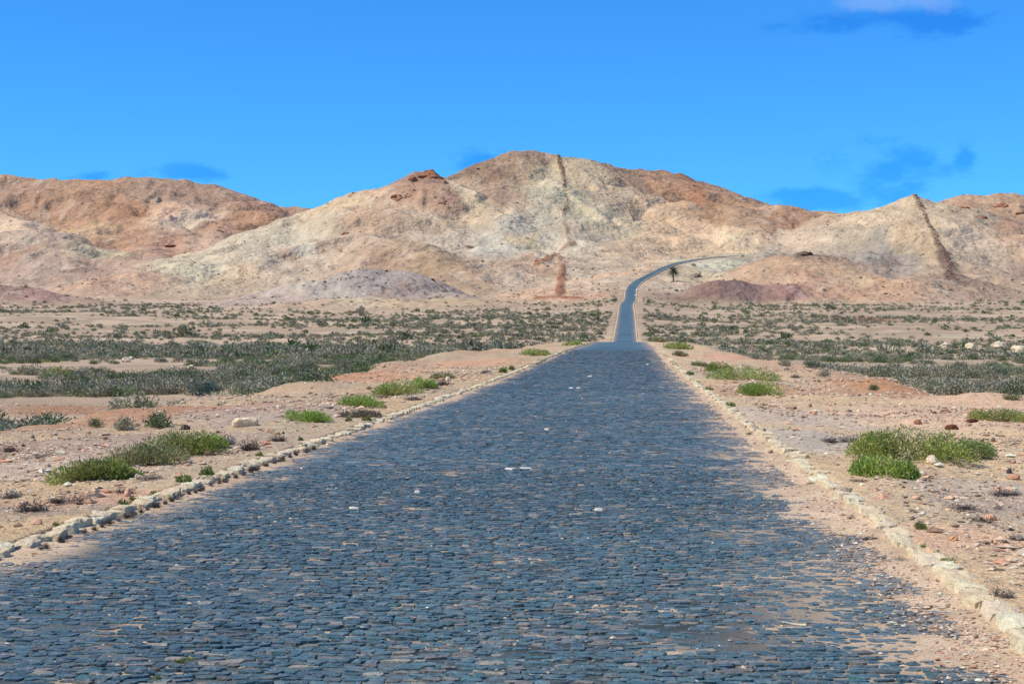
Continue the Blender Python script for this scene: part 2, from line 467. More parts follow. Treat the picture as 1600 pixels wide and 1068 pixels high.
def bank_w(x_sign, Y):
    left = 9.9 + 1.4 * fbm(Y / 16.0, 3.3, 2, 21) + 0.6 * sstep(45, 20, Y) - 1.6 * sstep(70, 150, Y)
    right = 9.0 + 1.2 * fbm(Y / 14.0, 8.8, 2, 22) + 5.0 * sstep(50, 25, Y) - 2.0 * sstep(70, 150, Y)
    return np.where(x_sign < 0, left, right)


def ground(x, Y, detail=True, full=False):
    x = np.asarray(x, float); Y = np.asarray(Y, float)
    off = road_off(x, Y); ao = np.abs(off)
    zr = road_z(Y)
    pl = plain_z(Y)
    r = np.hypot(x, Y)
    far = sstep(60, 300, r)
    pl = pl + 0.35 * fbm(x / 22, Y / 22, 3, 31) * (1 - far * 0.3) + far * 0.9 * fbm(x / 90, Y / 90, 4, 32)
    hi, who = hills(x, Y)
    dk, lift, wid = dyke(x, Y)
    rough = np.clip(hi * 0.10, 0, 1)
    pl = pl + hi + rough * (2.4 * fbm(x / 55, Y / 55, 5, 35, 0.6) + 2.6 * (1 - np.abs(fbm(x / 30, Y / 30, 5, 36, 0.6))) - 1.6) + lift
    w = bank_w(off, Y)
    lip = np.exp(-((ao - w + 0.6) / 1.3) ** 2) * np.clip(0.04 + 0.34 * fbm(Y / 9.0, np.sign(off) * 7, 3, 24), 0, 0.38) * np.where(off < 0, sstep(38, 46, Y), sstep(15, 30, Y)) * (1 - sstep(140, 200, Y))
    sh = zr + 0.050 - np.where(off < 0, 0.042, 0.034) * np.clip(ao - 3.4, 0, 20) + lip
    bumps = sstep(3.5, 5.0, ao) * (0.085 * fbm(x / 5.0, Y / 5.0, 3, 25) + 0.05 * fbm(x / 1.3, Y / 1.3, 3, 26)) + sstep(3.3, 3.8, ao) * 0.018 * fbm(x / 0.4, Y / 0.4, 2, 27)
    sh = sh + bumps * (1 - sstep(200, 350, Y))
    blend = np.where(Y < 250, w, 6.0); run = np.where(Y < 250, 4.5, 26.0)
    k = sstep(250, 420, Y)
    t = sstep(0, 1, (ao - (w * (1 - k) + 6 * k)) / (np.where(off < 0, 3.0, 4.0) * (1 - k) + 26.0 * k))
    t = np.where(Y > 1230, np.maximum(t, sstep(1230, 1262, Y)), t)
    g = sh * (1 - t) + (pl + 0.04 * fbm(x / 2, Y / 2, 2, 28)) * t
    # bed of the road, cut a little below the paving
    cut = np.where(Y < 1240, 1 - sstep(3.08, 3.22 + 0.0007 * np.clip(Y, 0, 2000), ao), 0)
    g = g * (1 - cut) + (zr - 0.35) * cut
    if full: return g, who, hi, off, w, t, dk, wid
    return g


def hit(px, py, y0=6.0, y1=2400.0):
    """first ground point on the sight line of a photo pixel"""
    Y = np.concatenate([np.arange(y0, 60, 0.1), np.arange(max(60, y0), 300, 0.5), np.arange(max(300, y0), y1, 2.0)])
    Y = Y[(Y >= y0) & (Y <= (y1 if py < 535 else 420.0))]
    x = (px - 800) / F * Y
    z = CAM_H + (HY - py) / F * Y
    g = ground(x, Y)
    k = np.argmax(g > z)
    if not (g > z).any():
        k = int(np.argmin(z - g + np.where(Y < y0 + 1, 99, 0)))
    return float(x[k]), float(Y[k]), float(g[k])


_pre = []
for pts, hw, up in DYKES:
    P = np.array([hit(a, b, 700) for a, b in pts])
    _pre.append((P, hw, up))
_DY.extend(_pre)

# ------------------------------------------------------------------ colours of the land
HC = [(50, 290, 190, 135, 100), (150, 300, 190, 130, 92), (250, 300, 180, 130, 98), (330, 310, 180, 128, 98), (420, 325, 188, 128, 95), (100, 335, 192, 132, 95),
      (20, 355, 222, 190, 160), (60, 370, 205, 160, 130), (130, 360, 200, 164, 128), (200, 330, 188, 122, 82), (255, 330, 215, 175, 145), (230, 380, 190, 145, 120),
      (270, 400, 185, 145, 122), (300, 345, 215, 190, 165), (345, 350, 195, 135, 100), (400, 340, 195, 130, 90), (330, 380, 205, 170, 145), (50, 420, 195, 150, 122),
      (130, 415, 188, 140, 112), (200, 430, 198, 160, 135), (10, 400, 180, 145, 122), (165, 400, 205, 170, 130), (180, 380, 190, 130, 92), (-100, 350, 190, 140, 105),
      (450, 375, 208, 192, 166), (400, 395, 210, 191, 165), (300, 420, 207, 192, 162), (500, 350, 207, 187, 157), (540, 320, 218, 188, 152), (600, 310, 212, 177, 147),
      (470, 400, 205, 155, 120), (560, 345, 202, 167, 137), (495, 395, 224, 207, 182), (420, 420, 205, 165, 132), (360, 430, 208, 180, 148), (530, 385, 205, 160, 125),
      (660, 275, 165, 115, 90), (640, 300, 180, 140, 115), (690, 310, 190, 150, 125), (725, 300, 218, 193, 158), (760, 268, 165, 115, 85), (800, 258, 185, 135, 100),
      (830, 248, 180, 130, 98), (790, 300, 178, 132, 102), (760, 335, 208, 183, 152), (858, 262, 210, 187, 152), (850, 300, 207, 192, 162), (920, 270, 203, 178, 147),
      (950, 300, 198, 173, 144), (980, 280, 180, 130, 98), (1040, 290, 186, 126, 88), (1100, 303, 182, 140, 112), (1180, 330, 186, 134, 98), (1230, 340, 187, 126, 88),
      (1120, 340, 197, 142, 102), (1020, 330, 212, 177, 142), (1060, 360, 217, 182, 147), (1130, 370, 222, 192, 157), (1000, 380, 207, 177, 147), (960, 350, 202, 182, 152),
      (920, 330, 202, 187, 157), (800, 350, 204, 190, 168), (818, 372, 212, 188, 152), (780, 385, 202, 192, 174), (860, 380, 207, 192, 168), (905, 365, 197, 177, 152),
      (660, 340, 207, 177, 147), (700, 380, 202, 182, 160), (620, 380, 195, 150, 112), (680, 410, 185, 138, 100), (740, 430, 190, 142, 105), (600, 400, 192, 140, 105),
      (560, 380, 202, 157, 122), (540, 432, 172, 158, 150), (600, 440, 166, 152, 145), (490, 445, 186, 170, 156), (640, 452, 170, 150, 140), (560, 475, 207, 167, 128),
      (660, 470, 207, 162, 120), (700, 490, 202, 162, 130), (480, 480, 197, 162, 137), (800, 440, 202, 177, 152), (760, 490, 200, 162, 132), (850, 425, 200, 150, 115),
      (895, 425, 205, 165, 132), (900, 445, 207, 160, 125), (850, 450, 205, 168, 138), (930, 440, 207, 167, 132), (960, 430, 212, 177, 147), (900, 475, 202, 162, 132),
      (430, 470, 190, 167, 152), (1290, 340, 197, 167, 140), (1340, 345, 207, 182, 152), (1400, 335, 207, 182, 150), (1425, 322, 207, 182, 150), (1250, 370, 207, 182, 157),
      (1200, 400, 184, 168, 146), (1300, 370, 194, 172, 146), (1300, 385, 178, 160, 140), (1350, 380, 172, 158, 142), (1385, 400, 145, 132, 124), (1410, 420, 152, 138, 128), (1360, 393, 160, 148, 136), (1420, 370, 207, 177, 142),
      (1450, 400, 192, 167, 137), (1430, 432, 174, 152, 136), (1500, 432, 122, 97, 88), (1540, 438, 188, 160, 134), (1472, 446, 184, 155, 132), (1522, 452, 184, 154, 130), (1462, 424, 184, 160, 136), (1470, 350, 207, 182, 152), (1520, 380, 207, 182, 157), (1540, 410, 197, 172, 147),
      (1590, 425, 170, 145, 128), (1500, 320, 187, 132, 98), (1560, 320, 192, 140, 102), (1590, 350, 187, 132, 98), (1540, 345, 192, 152, 118), (1590, 390, 202, 167, 137),
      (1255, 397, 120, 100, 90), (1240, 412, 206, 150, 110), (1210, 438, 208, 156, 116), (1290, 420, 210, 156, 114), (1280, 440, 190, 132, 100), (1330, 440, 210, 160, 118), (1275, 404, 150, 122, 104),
      (1380, 452, 202, 162, 130), (1300, 460, 192, 152, 125), (1095, 457, 134, 106, 97), (1082, 461, 146, 118, 105), (1125, 456, 130, 102, 96), (1150, 458, 136, 108, 101), (1110, 452, 130, 102, 95), (1140, 448, 124, 99, 97), (1185, 460, 160, 125, 115), (1230, 458, 165, 125, 115),
      (20, 462, 165, 130, 118), (1110, 415, 210, 200, 172), (1060, 440, 197, 172, 147), (1030, 445, 190, 168, 145), (1085, 430, 200, 180, 150)]
_hp = []
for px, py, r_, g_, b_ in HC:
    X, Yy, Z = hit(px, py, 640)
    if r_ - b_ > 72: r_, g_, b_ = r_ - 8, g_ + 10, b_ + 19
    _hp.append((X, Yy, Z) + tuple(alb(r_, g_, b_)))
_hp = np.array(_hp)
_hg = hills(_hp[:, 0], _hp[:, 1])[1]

GP = [  # flat patches on the plain and shoulders: column, row, radius across, radius deep, colour
    (1340, 498, 14, 30, 165, 105, 80), (90, 582, 2.4, 3.5, 232, 205, 172), (150, 612, 1.5, 2.0, 226, 196, 165), (1540, 540, 9, 24, 232, 205, 172),
    (1390, 547, 6, 10, 228, 200, 168), (1260, 562, 5, 10, 220, 192, 165), (60, 668, 3.6, 3.2, 192, 150, 118), (330, 640, 3.0, 3.5, 190, 140, 108), (570, 586, 2.8, 6, 205, 152, 118),
    (760, 566, 3.0, 9, 215, 165, 130), (1150, 560, 3.0, 10, 218, 170, 138), (1450, 615, 5.0, 5.0, 200, 145, 105), (1560, 606, 3.0, 5.0, 190, 140, 100), (1330, 610, 4, 5, 205, 155, 118),
    (1420, 650, 4.0, 5, 228, 192, 160), (1550, 625, 2.5, 3.0, 228, 188, 155), (1250, 655, 2.0, 4.0, 212, 190, 168), (1300, 690, 1.5, 2.5, 205, 188, 170),
    (30, 725, 2.6, 2.0, 205, 180, 158), (150, 690, 2.0, 3.0, 180, 152, 130), (440, 640, 2.5, 5.0, 188, 165, 148), (300, 690, 2.5, 3.0, 190, 165, 145), (100, 640, 3.0, 5.0, 178, 130, 98),
    (1500, 760, 0.8, 1.3, 200, 180, 160), (1560, 790, 0.7, 1.0, 190, 170, 150), (60, 795, 0.9, 0.9, 178, 158, 140), (200, 775, 1.0, 0.8, 214, 170, 140),
    (1450, 840, 0.9, 1.0, 224, 182, 148), (1100, 620, 1.0, 6.0, 205, 165, 132)]
_gp = []
for px, py, ra, rb, r_, g_, b_ in GP:
    X, Yy, Z = hit(px, py, 7)
    _gp.append((X, Yy, ra, rb) + tuple(alb(r_, g_, b_)))


def land_colour(x, Y, z, who, hi, off, w, t, dk, wid):
    n = len(x)
    base = np.tile(alb(214, 182, 152), (n, 1))
    r = np.hypot(x, Y)
    # plain
    p = np.clip(0.5 + 0.6 * fbm(x / 60, Y / 45, 4, 51), 0, 1)[:, None]
    plain = alb(200, 174, 148) * (1 - p) + alb(178, 152, 128) * p
    p2 = sstep(0.15, 0.6, fbm(x / 25, Y / 18, 4, 52))[:, None]
    plain = plain * (1 - 0.5 * p2) + alb(160, 146, 124) * 0.5 * p2
    p3 = sstep(-0.1, 0.6, fbm(x / 6, Y / 8, 4, 64))[:, None]
    plain = plain * (1 - 0.4 * p3) + alb(156, 140, 116) * 0.4 * p3
    p4 = sstep(0.35, 0.7, fbm(x / 16, Y / 12, 3, 65))[:, None]
    plain = plain * (1 - 0.45 * p4) + alb(226, 200, 172) * 0.45 * p4
    # shoulders
    q = np.clip(0.5 + 0.7 * fbm(x / 3.0, Y / 4.5, 4, 53), 0, 1)[:, None]
    sh = alb(220, 184, 152) * (1 - q) + alb(204, 178, 156) * q
    ao = np.abs(off)
    lip = np.exp(-((ao - w) / 2.2) ** 2) * np.clip(0.55 + 0.6 * fbm(x / 7, Y / 9, 3, 54), 0, 1)
    lip = (lip * sstep(18, 32, Y) * (1 - sstep(150, 220, Y)))[:, None]
    sh = sh * np.array((1.05, 1.08, 0.96))
    gry = sstep(0.1, 0.7, fbm(x / 2.6, Y / 4.0, 4, 63))[:, None] * 0.6
    sh = sh * (1 - gry) + alb(192, 170, 146) * gry
    sh = sh * np.where(off < 0, 0.88, 1.0)[:, None]
    sh = (sh) * (1 - lip) + alb(197, 160, 130) * lip
    tt = np.where(Y < 300, t, np.maximum(t, sstep(300, 420, Y)))[:, None]
    base = sh * (1 - tt) + plain * tt
    wob = 0.35 * fbm(x / 2.2, Y / 2.2, 3, 55)
    for X, Yy, ra, rb, a, b, c in _gp:
        m = np.abs(Y - Yy) < rb * 2.2
        if not m.any(): continue
        d = np.hypot((x[m] - X) / ra, (Y[m] - Yy) / rb) + wob[m]
        k = (0.85 * (1 - sstep(0.5, 1.15, d)))[:, None]
        base[m] = base[m] * (1 - k) + np.array((a, b, c)) * k
    # hills
    hm = hi > 0.15
    if hm.any():
        xs, ys, zs = x[hm], Y[hm], z[hm]
        wxx = xs + 9 * fbm(xs / 28, ys / 40, 4, 56); wyy = ys + 26 * fbm(xs / 28, ys / 60, 4, 57); wzz = zs + 3 * fbm(xs / 12, ys / 25, 3, 58)
        acc = np.zeros((len(xs), 3)); sw = np.zeros(len(xs))
        wg = who[hm]
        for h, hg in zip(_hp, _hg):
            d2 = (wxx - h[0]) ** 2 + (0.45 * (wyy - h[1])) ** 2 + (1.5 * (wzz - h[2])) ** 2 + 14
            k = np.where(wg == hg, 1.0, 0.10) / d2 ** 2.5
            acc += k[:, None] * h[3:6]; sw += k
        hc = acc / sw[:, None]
        hc = (hc * 0.90 + alb(200, 174, 148) * 0.10) * np.array((0.97, 0.985, 0.99))
        # pale scree and darker rubble streaks
        st = fbm(xs / 7, ys / 30 + zs / 14, 4, 59)
        hc = hc * (1 + 0.13 * st[:, None])
        sp = (sstep(0.45, 0.8, fbm(xs / 11, ys / 22, 4, 61)) * (who[hm] != 8))[:, None]
        hc = hc * (1 - 0.24 * sp) + alb(224, 208, 184) * 0.24 * sp
        sd = sstep(0.5, 0.85, fbm(xs / 8, ys / 18, 4, 62))[:, None]
        hc = hc * (1 - 0.26 * sd) + alb(165, 128, 104) * 0.26 * sd
        f = sstep(0.15, 3.5, hi[hm])[:, None]
        f = f * np.where(Y[hm] < 1240, sstep(5, 14, ao[hm]), 1)[:, None] + (1 - sstep(5, 14, ao[hm]))[:, None] * 0.4 * f
        hc = base[hm] * (1 - f) + hc * f
        dc = np.array([alb(120, 92, 76), alb(104, 82, 72), alb(158, 104, 78), alb(154, 100, 76), alb(150, 98, 76), alb(108, 86, 80)])[wid[hm]]
        k = (0.9 * dk[hm])[:, None]
        base[hm] = hc * (1 - k) + dc * k
    return np.clip(base, 0.01, 0.75)


# ------------------------------------------------------------------ terrain sheet (polar grid round the camera)
def build_land():
    a1 = np.arange(-20.5, 20.51, 0.060)
    lft = -20.5 - np.cumsum(np.linspace(0.12, 4.2, 74)); lft = lft[lft > -179]
    rgt = 20.5 + np.cumsum(np.linspace(0.12, 4.2, 74)); rgt = rgt[rgt < 179]
    ang = np.radians(np.concatenate([lft[::-1], a1, rgt]))
    rows = [np.array([0.6, 1.5, 2.5, 3.5, 4.5, 5.2])]
    rr = [5.9]                                          # near plane: even in the view, then every 3.6 m
    while rr[-1] < 838: rr.append(rr[-1] + min(3.6, 2.6 * rr[-1] ** 2 / (F * 1.63)))
    rows.append(np.array(rr))
    rows.append(np.arange(842, 1720, 2.5))
    rows.append(np.arange(1725, 2080, 7.0))
    rows.append(np.array([2100, 2200, 2400, 2800, 3500, 5000, 7000]))
    rad = np.concatenate(rows)
    A, R = np.meshgrid(ang, rad)
    X = (R * np.sin(A)).ravel(); Y = (R * np.cos(A)).ravel()
    g, who, hi, off, w, t, dk, wid = ground(X, Y, full=True)
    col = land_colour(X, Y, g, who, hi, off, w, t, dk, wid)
    nr, nc = A.shape
    V = np.stack([X, Y, g], 1)
    G = V.reshape(nr, nc, 3)
    du = np.gradient(G, axis=1); dv = np.gradient(G, axis=0)
    nrm = np.cross(du.reshape(-1, 3), dv.reshape(-1, 3))
    nrm /= np.linalg.norm(nrm, axis=1)[:, None] + 1e-12
    idx = np.arange(nr * nc).reshape(nr, nc)
    q = np.stack([idx[:-1, :-1], idx[:-1, 1:], idx[1:, 1:], idx[1:, :-1]], -1)
    wrap = np.stack([idx[:-1, -1], idx[:-1, 0], idx[1:, 0], idx[1:, -1]], -1)
    q = np.concatenate([q.reshape(-1, 4), wrap])
    lab = np.where(hi > 1.2, who, 0)
    fl = lab[q].max(1)
    names = {
        0: ("ground", "flat pinkish desert ground with gravel and scattered scrub around the road"),
        1: ("hill", "long rust brown ridge with pale patches behind the plain left of the mountain"),
        2: ("mountain", "tallest pale and rust mountain with dark rock line running down its front"),
        3: ("knoll", "low lavender grey knoll at the foot of the tall mountain"),
        4: ("hill_apron", "smooth tan apron of earth spreading before the lavender knoll"),
        5: ("hill", "pale pointed hill with a dark dyke line right of the climbing road"),
        6: ("hill", "rust topped hill rising behind the pale pointed hill at the edge"),
        7: ("knoll", "small sandy conical knoll with dark stony tip before the pale hill"),
        8: ("mound", "dark purple brown mound beside the road bend near the palm"),
        9: ("mound", "low dull purple mound on the plain below the rust ridge"),
    }
    for k in names:
        fs = q[fl == k]
        if not len(fs): continue
        u, inv = np.unique(fs, return_inverse=True)
        f2 = inv.reshape(-1, 4)
        nm, lb = names[k]
        me = mesh_np(nm, V[u], [f2], M_GROUND if k == 0 else M_HILL, col[u], True, None, nrm[u])
        o = link(nm, me)
        tag(o, lb, None, None, "structure")


build_land()

# ------------------------------------------------------------------ road: bed, cobbles, far paving
D = np.array([0.0735, 1.0]); D /= np.linalg.norm(D)
NN = np.array([D[1], -D[0]])
C0 = np.array([float(road_x(0.0)), 0.0])


def road_pt(u, s):
    x = C0[0] + s * D[0] + u * NN[0]; Y = C0[1] + s * D[1] + u * NN[1]
    return x, Y


def px_of(x, Y, z):
    return 800 + F * x / Y, HY - F * (z - CAM_H) / Y


NEAR_END = 112.0


def drift(u, s):
    """height of the sand against the tops of the stones"""
    n1 = fbm(u / 0.55, s / 0.45, 3, 71); n2 = fbm(u / 0.10, s / 0.10, 2, 72); n3 = fbm(u / 1.5, s / 3.0, 3, 73)
    edge_r = (1 - 0.85 * sstep(22, 60, s)) * sstep(2.72, 3.14, u - 0.08 * sstep(8.5, 20, s) + 0.20 * n3 + 0.32 * n1); edge_l = sstep(2.78, 3.15, -u + 0.12 * n3 + 0.1 * n1)
    return -0.0080 + 0.0040 * n1 + 0.0035 * n2 + 0.0022 * n3 + 0.0125 * edge_r + 0.015 * edge_l + 0.02 * sstep(2.8, 3.05, u)


def build_road():
    Vs, Cs, Qs, Fm, base = [], [], [], [], 0
    for s0, s1, ds, du in ((4.0, 18.0, 0.045, 0.05), (18.0, 45.0, 0.09, 0.075), (45.0, NEAR_END, 0.25, 0.12)):
        s = np.linspace(s0, s1, int((s1 - s0) / ds) + 1); u = np.linspace(-3.12, 3.12, int(6.24 / du) + 1)
        U, S = np.meshgrid(u, s); U = U.ravel(); S = S.ravel()
        x, Y = road_pt(U, S)
        z = road_z(Y) + drift(U, S)
        c = np.clip(0.5 + 0.6 * fbm(U / 0.8, S / 0.8, 3, 74), 0, 1)[:, None]
        cc = alb(214, 187, 158) * (1 - c) + alb(192, 164, 136) * c
        # between the wheels the joints hold darker grit
        e = np.maximum(sstep(1.4, 2.9, U), sstep(2.4, 3.0, -U))[:, None]
        e = np.maximum(e, 0.8 * sstep(0.25, 0.6, fbm(U / 0.35, S / 0.30, 3, 78))[:, None])
        cc = cc * e + np.array((0.088, 0.104, 0.100)) * (0.6 + 0.8 * c) * (1 - e)
        i = np.arange(len(s) * len(u)).reshape(len(s), len(u)) + base
        Qs.append(np.stack([i[:-1, :-1], i[:-1, 1:], i[1:, 1:], i[1:, :-1]], -1).reshape(-1, 4))
        Fm.append(np.zeros(len(Qs[-1]), int))
        Vs.append(np.stack([x, Y, z], 1)); Cs.append(cc); base += len(U)
    Yr = np.concatenate([np.arange(NEAR_END - 0.2, 240, 1.2), np.arange(241, 860, 2.5), np.arange(861, 1241, 1.5)])
    u = np.array([-3.12, -2.9, -2.6, -2.2, -1.4, -0.7, 0, 0.7, 1.4, 2.2, 2.6, 2.9, 3.12])
    U, YY = np.meshgrid(u, Yr); U = U.ravel(); YY = YY.ravel()
    gx = (road_x(YY + 1) - road_x(YY - 1)) / 2; ln = np.sqrt(1 + gx * gx)
    U = U * (1 - 0.22 * sstep(880, 1000, YY))
    x = road_x(YY) + U / ln; Y = YY - U * gx / ln
    z = road_z(YY) + 0.004 + 0.012 * fbm(U / 1.3, YY / 6, 2, 75)
    k = np.clip(sstep(1.9, 3.1, np.abs(U) + 0.3 * fbm(U / 0.7, YY / 3, 3, 76)), 0, 1)[:, None] * 0.75
    band = (1 + 0.22 * fbm(U / 4, YY / 5.0, 4, 77))[:, None]
    cc = (np.array(STONE) * band) * (1 - k) + alb(180, 150, 122) * k
    i = np.arange(len(U)).reshape(len(Yr), len(u)) + base
    Qs.append(np.stack([i[:-1, :-1], i[:-1, 1:], i[1:, 1:], i[1:, :-1]], -1).reshape(-1, 4))
    Fm.append(np.ones(len(Qs[-1]), int))
    Vs.append(np.stack([x, Y, z], 1)); Cs.append(cc)
    me = mesh_np("road", np.concatenate(Vs), [np.concatenate(Qs)], [M_BED, M_FARROAD], np.concatenate(Cs), True, np.concatenate(Fm))
    return tag(link("road", me), "blue grey cobbled road running straight to the hills and bending right", None, None, "structure")


STONE = (0.078, 0.124, 0.112)
road = build_road()


def build_cobbles():
    cells = []        # u, s, half u, half s, rotation
    s = 5.4
    r = np.random.default_rng(3)
    while s < NEAR_END:
        sc = 0.62 if s < 18 else (0.85 if s < 38 else (1.15 if s < 70 else 1.6))
        ds = r.uniform(0.080, 0.120) * sc
        u = -3.03 - r.uniform(0, 0.1)
        while u < 3.0:
            du = (r.uniform(0.09, 0.18) if r.random() > 0.12 else r.uniform(0.18, 0.26)) * sc
            cells.append((u + du / 2, s + ds / 2, du / 2, ds / 2))
            u += du
        s += ds
    c = np.array(cells)
    c[:, 1] += 0.11 * fbm(c[:, 0] / 1.3, c[:, 1] / 1.6, 3, 81)
    c[:, 1] += r.normal(0, 0.013, len(c)); c[:, 3] *= r.uniform(0.85, 1.18, len(c))
    keep = r.random(len(c)) > 0.012
    c = c[keep]
    n = len(c)
    x, Y = road_pt(c[:, 0], c[:, 1])
    zt = road_z(Y) + r.normal(0, 0.0022, n) - 0.014 * (r.random(n) < 0.055) + 0.004 * fbm(x / 0.8, Y / 0.8, 2, 82) - 0.008 * (np.abs(c[:, 0]) / 3) ** 4
    tone = np.clip(r.normal(1.0, 0.17, n), 0.45, 1.6)[:, None] * (1 + 0.16 * fbm(x / 2.5, Y / 5.0, 3, 83))[:, None]
    col = np.array(STONE) * tone * (1 - 0.26 * sstep(22, 75, Y))[:, None]  # darker with distance: tone of the grazing view put into the stone colour
    kind = r.random(n)
    warm = np.array([0.092, 0.108, 0.088]); tan = np.array([0.255, 0.212, 0.135]); rust = np.array([0.165, 0.138, 0.088]); green = np.array([0.055, 0.112, 0.098])
    patch = fbm(x / 0.9, Y / 1.2, 3, 84)
    pt = 0.115 + 0.06 * np.clip(patch, -1, 1.5)
    col = np.where((kind < pt)[:, None], tan * np.clip(r.normal(1, 0.2, n), 0.6, 1.4)[:, None], col)
    col = np.where(((kind >= pt) & (kind < pt + 0.05))[:, None], rust * tone, col)
    col = np.where(((kind > 0.80) & (kind < 0.90))[:, None], warm * tone, col)
    col = np.where((kind > 0.90)[:, None], green * tone, col)
    # dust towards the edges
    k = (0.55 * np.maximum(sstep(2.0, 3.1, c[:, 0] + 0.3 * patch), sstep(2.4, 3.1, -c[:, 0])))[:, None] * r.uniform(0.3, 1, n)[:, None]
    col = col * (1 - k) + alb(196, 172, 148) * k
    tilt = r.normal(0, 0.032, (n, 2))
    rot = r.normal(0, 0.16, n)
    px, py = px_of(x, Y, zt)
    inview = (px > -15) & (px < 1615) & (py < 1085)
    order = np.argsort(np.where(inview, Y, 1e9))
    single = np.zeros(n, bool); single[order[:300]] = True

    def shape(ix, k):
        m = len(ix)
        a = (np.arange(k) + 0.5) / k * 2 * math.pi
        ca, sa = np.cos(a), np.sin(a)
        e = 0.50
        bx = np.sign(ca) * np.abs(ca) ** e; by = np.sign(sa) * np.abs(sa) ** e
        if k == 4: bx, by = np.sign(ca), np.sign(sa)
        jx = 1.04 + r.normal(0, 0.12, (m, k)); jy = 1.04 + r.normal(0, 0.12, (m, k))
        ox = bx[None] * jx * c[ix, 2][:, None] * 0.985; oy = by[None] * jy * c[ix, 3][:, None] * 0.985
        cr, sr = np.cos(rot[ix])[:, None], np.sin(rot[ix])[:, None]
        rx, ry = ox * cr - oy * sr, ox * sr + oy * cr
        ins = r.uniform(0.88, 0.95, (m, 1))
        V = np.zeros((m, 2 * k + 1, 3))
        V[:, :k, 0] = rx; V[:, :k, 1] = ry; V[:, :k, 2] = -0.035
        V[:, k:2 * k, 0] = rx * ins; V[:, k:2 * k, 1] = ry * ins
        V[:, k:2 * k, 2] = rx * ins * tilt[ix, 0][:, None] + ry * ins * tilt[ix, 1][:, None] + r.normal(0, 0.0018, (m, k))
        V[:, 2 * k, 2] = r.uniform(-0.001, 0.005, m)
        wx = V[:, :, 0] * NN[0] + V[:, :, 1] * D[0]; wy = V[:, :, 0] * NN[1] + V[:, :, 1] * D[1]
        V[:, :, 0] = wx; V[:, :, 1] = wy
        j = np.arange(k); jn = (j + 1) % k
        quads = np.stack([j, jn, jn + k, j + k], 1)
        tris = np.stack([j + k, jn + k, np.full(k, 2 * k)], 1)
        return V, quads, tris

    root = road
    near = np.where((~single) & (Y < 18))[0]; far = np.where((~single) & (Y >= 18))[0]
    allV, allQ, allT, allC, b = [], [], [], [], 0
    for ix, k in ((near, 8), (far, 4)):
        V, qd, tr = shape(ix, k)
        nv = 2 * k + 1
        V[:, :, 0] += x[ix][:, None]; V[:, :, 1] += Y[ix][:, None]; V[:, :, 2] += zt[ix][:, None]
        st = (np.arange(len(ix)) * nv + b)[:, None, None]
        allV.append(V.reshape(-1, 3)); allQ.append((qd[None] + st).reshape(-1, 4)); allT.append((tr[None] + st).reshape(-1, 3))
        allC.append(np.repeat(col[ix], nv, 0)); b += len(ix) * nv
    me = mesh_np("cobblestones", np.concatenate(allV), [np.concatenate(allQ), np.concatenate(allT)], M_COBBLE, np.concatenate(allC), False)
    o = link("cobblestones", me, root); o["kind"] = "stuff"
    ix = np.where(single)[0]
    V, qd, tr = shape(ix, 8)
    for i, g in enumerate(ix):
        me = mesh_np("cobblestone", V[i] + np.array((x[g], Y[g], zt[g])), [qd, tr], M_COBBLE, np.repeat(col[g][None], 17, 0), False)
        link("cobblestone", me, root)


build_cobbles()


# ------------------------------------------------------------------ stone shapes
def rock_mesh(name, seed, dims, sub=2, rough=0.22, flat=0.0, mat=None, color=(200, 170, 140), smooth=False, boxy=0.0):
    import bmesh
    bm = bmesh.new()
    bmesh.ops.create_icosphere(bm, subdivisions=sub, radius=1.0)
    V = np.array([v.co[:] for v in bm.verts])
    Fc = np.array([[v.index for v in f.verts] for f in bm.faces])
    bm.free()
    r = np.random.default_rng(seed)
    if boxy:
        m = np.abs(V).max(1)[:, None]
        V = V * (1 - boxy) + V / m * boxy * 0.85
    for _ in range(7):                              # knock flat facets off
        d = r.normal(0, 1, 3); d /= np.linalg.norm(d)
        h = r.uniform(0.62, 0.92)
        p = V @ d
        V = V - np.clip(p - h, 0, None)[:, None] * d * 0.9
    n = fbm(V[:, 0] * 1.7 + seed, V[:, 1] * 1.7 + V[:, 2] * 2.3, 3, seed)
    V = V * (1 + rough * n[:, None])
    V[:, 2] = np.where(V[:, 2] < 0, V[:, 2] * 0.6, V[:, 2])
    V = V * np.array(dims) * 0.5
    c0 = alb(*color)
    c = c0 * (1 + 0.12 * fbm(V[:, 0] * 9 / max(dims), V[:, 1] * 9 / max(dims), 3, seed + 5))[:, None]
    return mesh_np(name, V, [Fc], mat or M_ROCK, np.clip(c, 0.01, 0.8), smooth)


